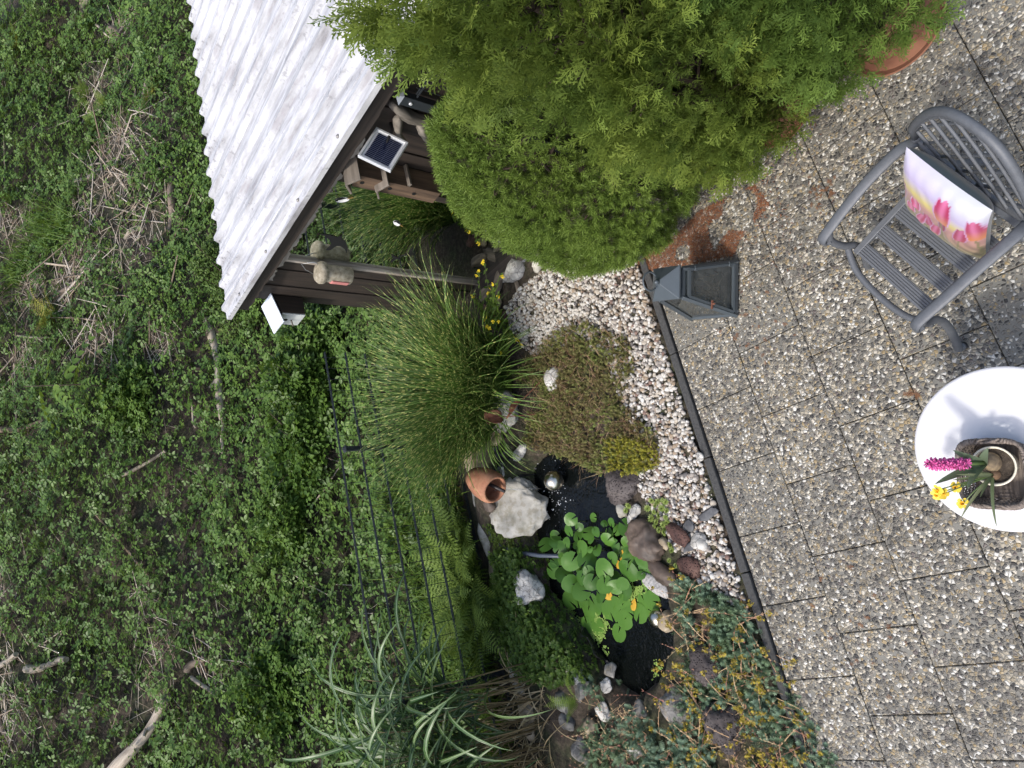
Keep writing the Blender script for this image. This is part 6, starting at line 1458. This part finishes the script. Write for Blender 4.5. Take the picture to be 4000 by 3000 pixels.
# ---------------------------------------------------------------- table
MT['white'] = plain('white_enamel', (.60, .60, .61), .32, 0, .03, 3, .05, 30)
tbz = .65; tbl = empty('round_table', (-.206, .800, 0), 0, 'round white bistro table at the edge of the terrace', 'table')
b = MB(); b.lathe([(0, tbz - .018), (.285, tbz - .018), (.294, tbz - .014), (.297, tbz - .006), (.294, tbz - .001), (.285, tbz + .001), (.275, tbz), (0, tbz)], 96, cap=(False, False)); b.build('tabletop', MT['white'], tbl, smooth=True, sharp=50)
for k in range(4):
    t = k * math.pi / 2 + .5; b = MB(); b.tube([(.20 * math.cos(t), .20 * math.sin(t), tbz - .02), (.14 * math.cos(t), .14 * math.sin(t), .35), (.20 * math.cos(t), .20 * math.sin(t), 0)], .011, 8); b.build('leg', MT['white'], tbl, smooth=True)
b = MB(); b.tube([(.14 * math.cos(t), .14 * math.sin(t), .35) for t in np.linspace(0, 6.283, 25)[:-1]], .007, 6, closed=True); b.build('ring', MT['white'], tbl, smooth=True)

# wicker basket
MT['wick'] = wood('grey_wicker', (.05, .038, .032), (.24, .20, .17), 0, 30, .8, .6)
bz = tbz + .001
bc = Vector((-.288, .800, bz)); bk_ = empty('basket', bc, .10, 'grey brown wicker basket standing on the round white table', 'basket')
hx, hy = .100, .088
def rrect(t, sx, sy, p=4.5): c_, s_ = math.cos(t), math.sin(t); return Vector((sx * math.copysign(abs(c_) ** (2 / p), c_), sy * math.copysign(abs(s_) ** (2 / p), s_), 0))
NS = 40; b = MB()
for lay in range(9):
    z = .006 + .0130 * lay; fl_ = 1 + .12 * lay / 8; pts = []
    for i in range(NS * 2):
        t = 2 * math.pi * i / (NS * 2); p = rrect(t, hx * fl_, hy * fl_); o_ = .0042 * (1 if (i + lay * 2) % 4 < 2 else -1); pn = Vector((p.x, p.y, 0)).normalized(); pts.append(p + pn * o_ + Vector((0, 0, z)))
    b.tube(pts, .0036, 5, closed=True)
o = b.build('weave', MT['wick'], bk_, smooth=True); o['kind'] = 'stuff'
b = MB()
for i in range(NS):
    t = 2 * math.pi * (i + .25) / NS; b.tube([rrect(t, hx, hy) + Vector((0, 0, .0)), rrect(t, hx * 1.12, hy * 1.12) + Vector((0, 0, .118))], .0028, 5)
o = b.build('stakes', MT['wick'], bk_); o['kind'] = 'stuff'
for ph in (0, 1, 2):
    b = MB(); b.tube([rrect(t, hx * 1.14, hy * 1.14) + Vector((0, 0, .122)) + Vector((math.cos(t * 22 + ph * 2.09) * .006, math.cos(t * 22 + ph * 2.09) * .004, math.sin(t * 22 + ph * 2.09) * .006)) for t in np.linspace(0, 6.283, 161)[:-1]], .0055, 5, closed=True); b.build('rim', MT['wick'], bk_, smooth=True)
b = MB(); b.add([rrect(t, hx, hy) + Vector((0, 0, .004)) for t in np.linspace(0, 6.283, 33)[:-1]], [tuple(range(32))]); b.build('bottom', MT['wick'], bk_)
# cream pot in the basket
pc = Vector((-.262, .800, bz + .005))
po = empty('flower_pot', pc, 0, 'cream ceramic flower pot inside the wicker basket', 'pot')
b = MB(); b.lathe([(.050, 0), (.066, .095), (.070, .100), (.068, .104), (.062, .100), (.060, .08)], 40, cap=(True, False)); b.build('body', plain('cream_glaze', (.66, .62, .50), .3), po, smooth=True)
b = MB(); b.lathe([(.060, .082), (0, .086)], 24, cap=(False, False)); b.build('soil', MT['soil'], po)
# hyacinth
hy0 = pc + Vector((.012, .012, .084)); hyc = empty('hyacinth', hy0, 0, 'pink flowering hyacinth with a large brown bulb in the basket pot', 'hyacinth')
b = MB(); b.lathe([(0, -.02), (.030, -.008), (.036, .012), (.028, .034), (.012, .050), (.008, .060)], 24, cap=(False, False)); b.build('bulb', stone('bulb_skin', [(.06, .045, .035), (.20, .15, .09), (.36, .27, .15)], scale=30, bmp=.3), hyc, smooth=True)
b = MB(); b.tube([(0, 0, .05), (.0, .03, .13), (.0, .085, .285)], [.008, .007, .004], 8); b.build('stem', plain('hyacinth_stem', (.10, .16, .05), .5), hyc, smooth=True)
MT['pink'] = leafmat('pink_petal', [(.42, .045, .20), (.60, .09, .32), (.74, .22, .46)], .5, .25)
V, F = [], []; fr_ = []
pv = np.array([(0, 0, 0), (-.14, .35, .25), (-.17, .75, .42), (0, 1.05, .30), (.17, .75, .42), (.14, .35, .25)])
for k in range(6):
    t = k * 1.047; c_, s_ = math.cos(t), math.sin(t); n0 = len(V)
    for x_, y_, z_ in pv: V.append((x_ * c_ - y_ * s_ * .75, x_ * s_ + y_ * c_ * .75, z_ * 1.0)); fr_.append(.25 + .5 * (z_ > .3) + .2 * random.random())
    F += [(n0, n0 + 3, n0 + 2, n0 + 1), (n0, n0 + 5, n0 + 4, n0 + 3)]
flo = mesh_np('floret', np.array(V), np.array(F), {'v': np.array(fr_)}, True); flo.materials.append(MT['pink'])
for k in range(46):
    z = .145 + .150 * k / 46; t = k * 2.4; w = .022 * (1 - .35 * (k / 46) ** 2)
    o = bpy.data.objects.new('floret', flo); o.parent = hyc; d = Vector((math.cos(t), math.sin(t), .25 + .9 * (k / 46) ** 3)); o.location = Vector((.0, .034 + .058 * k / 46, z)) + Vector((math.cos(t), math.sin(t), 0)) * w * .35
    s = random.uniform(.020, .026); o.scale = (s, s, s); o.rotation_mode = 'QUATERNION'; o.rotation_quaternion = d.to_track_quat('Z', 'Y'); COL.objects.link(o)
def gleaf(base, az, L, e0, bend, w, mat, parent, tw=.3):
    V, F, u_, c_ = blade_strip(base, az, L, R_(e0), bend, w, 12, tw, 3, 1.4); o = obj_np('leaf', V, F, mat, parent, {'v': np.full(len(V), random.random())}, True); return o
gl1 = leafmat('hyacinth_leaf', [(.055, .085, .05), (.10, .13, .085)], .45, .2); gl2 = leafmat('daffodil_leaf', [(.09, .12, .06), (.16, .18, .10)], .5, .2)
for az, L, e0, bd in ((2.2, .20, 60, .5), (.9, .15, 75, .7), (1.7, .13, 70, .3), (2.9, .14, 65, .8), (-.5, .11, 70, .9)): gleaf((0, .005, .045), az, L, e0, bd, .030, gl1, hyc)
# daffodils
da = empty('daffodils', pc + Vector((-.030, .0, .082)), 0, 'small yellow daffodils with grey green leaves beside the hyacinth', 'daffodils')
b = MB(); b.lathe([(0, -.02), (.017, -.008), (.019, .006), (.012, .024), (.006, .034)], 18, cap=(False, False)); b.build('bulb', stone('bulb_skin2', [(.07, .04, .03), (.18, .11, .06), (.28, .18, .10)], scale=30, bmp=.3), da, smooth=True)
for az, L, e0, bd in ((2.1, .17, 60, .9), (2.7, .20, 45, 1.1), (3.3, .19, 35, .9), (1.5, .17, 78, .5), (1.8, .15, 65, .6), (3.0, .12, 60, .4), (1.2, .16, 70, .9)): gleaf((0, 0, .02), az, L, e0, bd, .012, gl2, da)
heads = [Vector((-.055, .115, .185)), Vector((-.075, .130, .150)), Vector((-.045, .080, .120)), Vector((-.105, .070, .085)), Vector((-.068, .10, .175))]
yp = leafmat('daffodil_petal', [(.70, .52, .05), (.82, .66, .10)], .5, .25); yo = leafmat('daffodil_cup', [(.78, .42, .02), (.80, .46, .03)], .5, .2)
V, F = rosette_temp(5, 6, .62); V[:, 2] *= .3; dp = mesh_np('petals', V, F, {'v': np.random.default_rng(2).random(len(V))}); dp.materials.append(yp)
b = MB(); b.lathe([(.20, 0), (.28, .30), (.36, .52), (.30, .50), (.20, .1)], 14, cap=(True, False)); dc = b.mesh('cup', True); dc.materials.append(yo)
for k, hpos in enumerate(heads):
    b = MB(); b.tube(spline([(0, 0, .02), hpos * .55 + Vector((0, 0, .03)), hpos], 5), .0022, 5); b.build('stem', plain('daff_stem', (.09, .14, .04), .5), da)
    o = bpy.data.objects.new('petals', dp); o.parent = da; o.location = hpos; o.scale = (.021,) * 3; d = Vector((-.3 + .15 * k, .2 - .25 * (k % 2), .8)); o.rotation_mode = 'QUATERNION'; o.rotation_quaternion = d.to_track_quat('Z', 'Y'); COL.objects.link(o)
    o2_ = bpy.data.objects.new('cup', dc); o2_.parent = o; COL.objects.link(o2_)
# fallen thuja sprigs in the joints
n = 70; q = np.concatenate([np.array((1.040, 1.808, 0.000))[:2] + rng.normal(0, .035, (22, 2)), np.array((-0.020, 1.356, 0.000))[:2] + rng.normal(0, .02, (10, 2)), np.array((0.335, 2.230, 0.000))[:2] + rng.normal(0, .10, (20, 2)), np.array((-1.263, 1.618, 0.000))[:2] + rng.normal(0, .15, (18, 2))])
th = rng.random(n) * 6.3; M = rotmats(np.stack([np.cos(th), np.sin(th), .1 * rng.normal(size=n)], 1), np.tile((0, 0, 1.0), (n, 1)))
V, F, at = pick(SPR, M, np.c_[q, np.full(n, .006)], .02 + .02 * rng.random(n), rng.random(n))
tag(obj_np('fallen_sprigs', V, F, leafmat('dead_spray', [(.12, .055, .025), (.18, .09, .045)], .8, 0), attrs=at), 'rusty dead thuja sprigs lying in the slab joints', 'sprigs', kind='stuff')
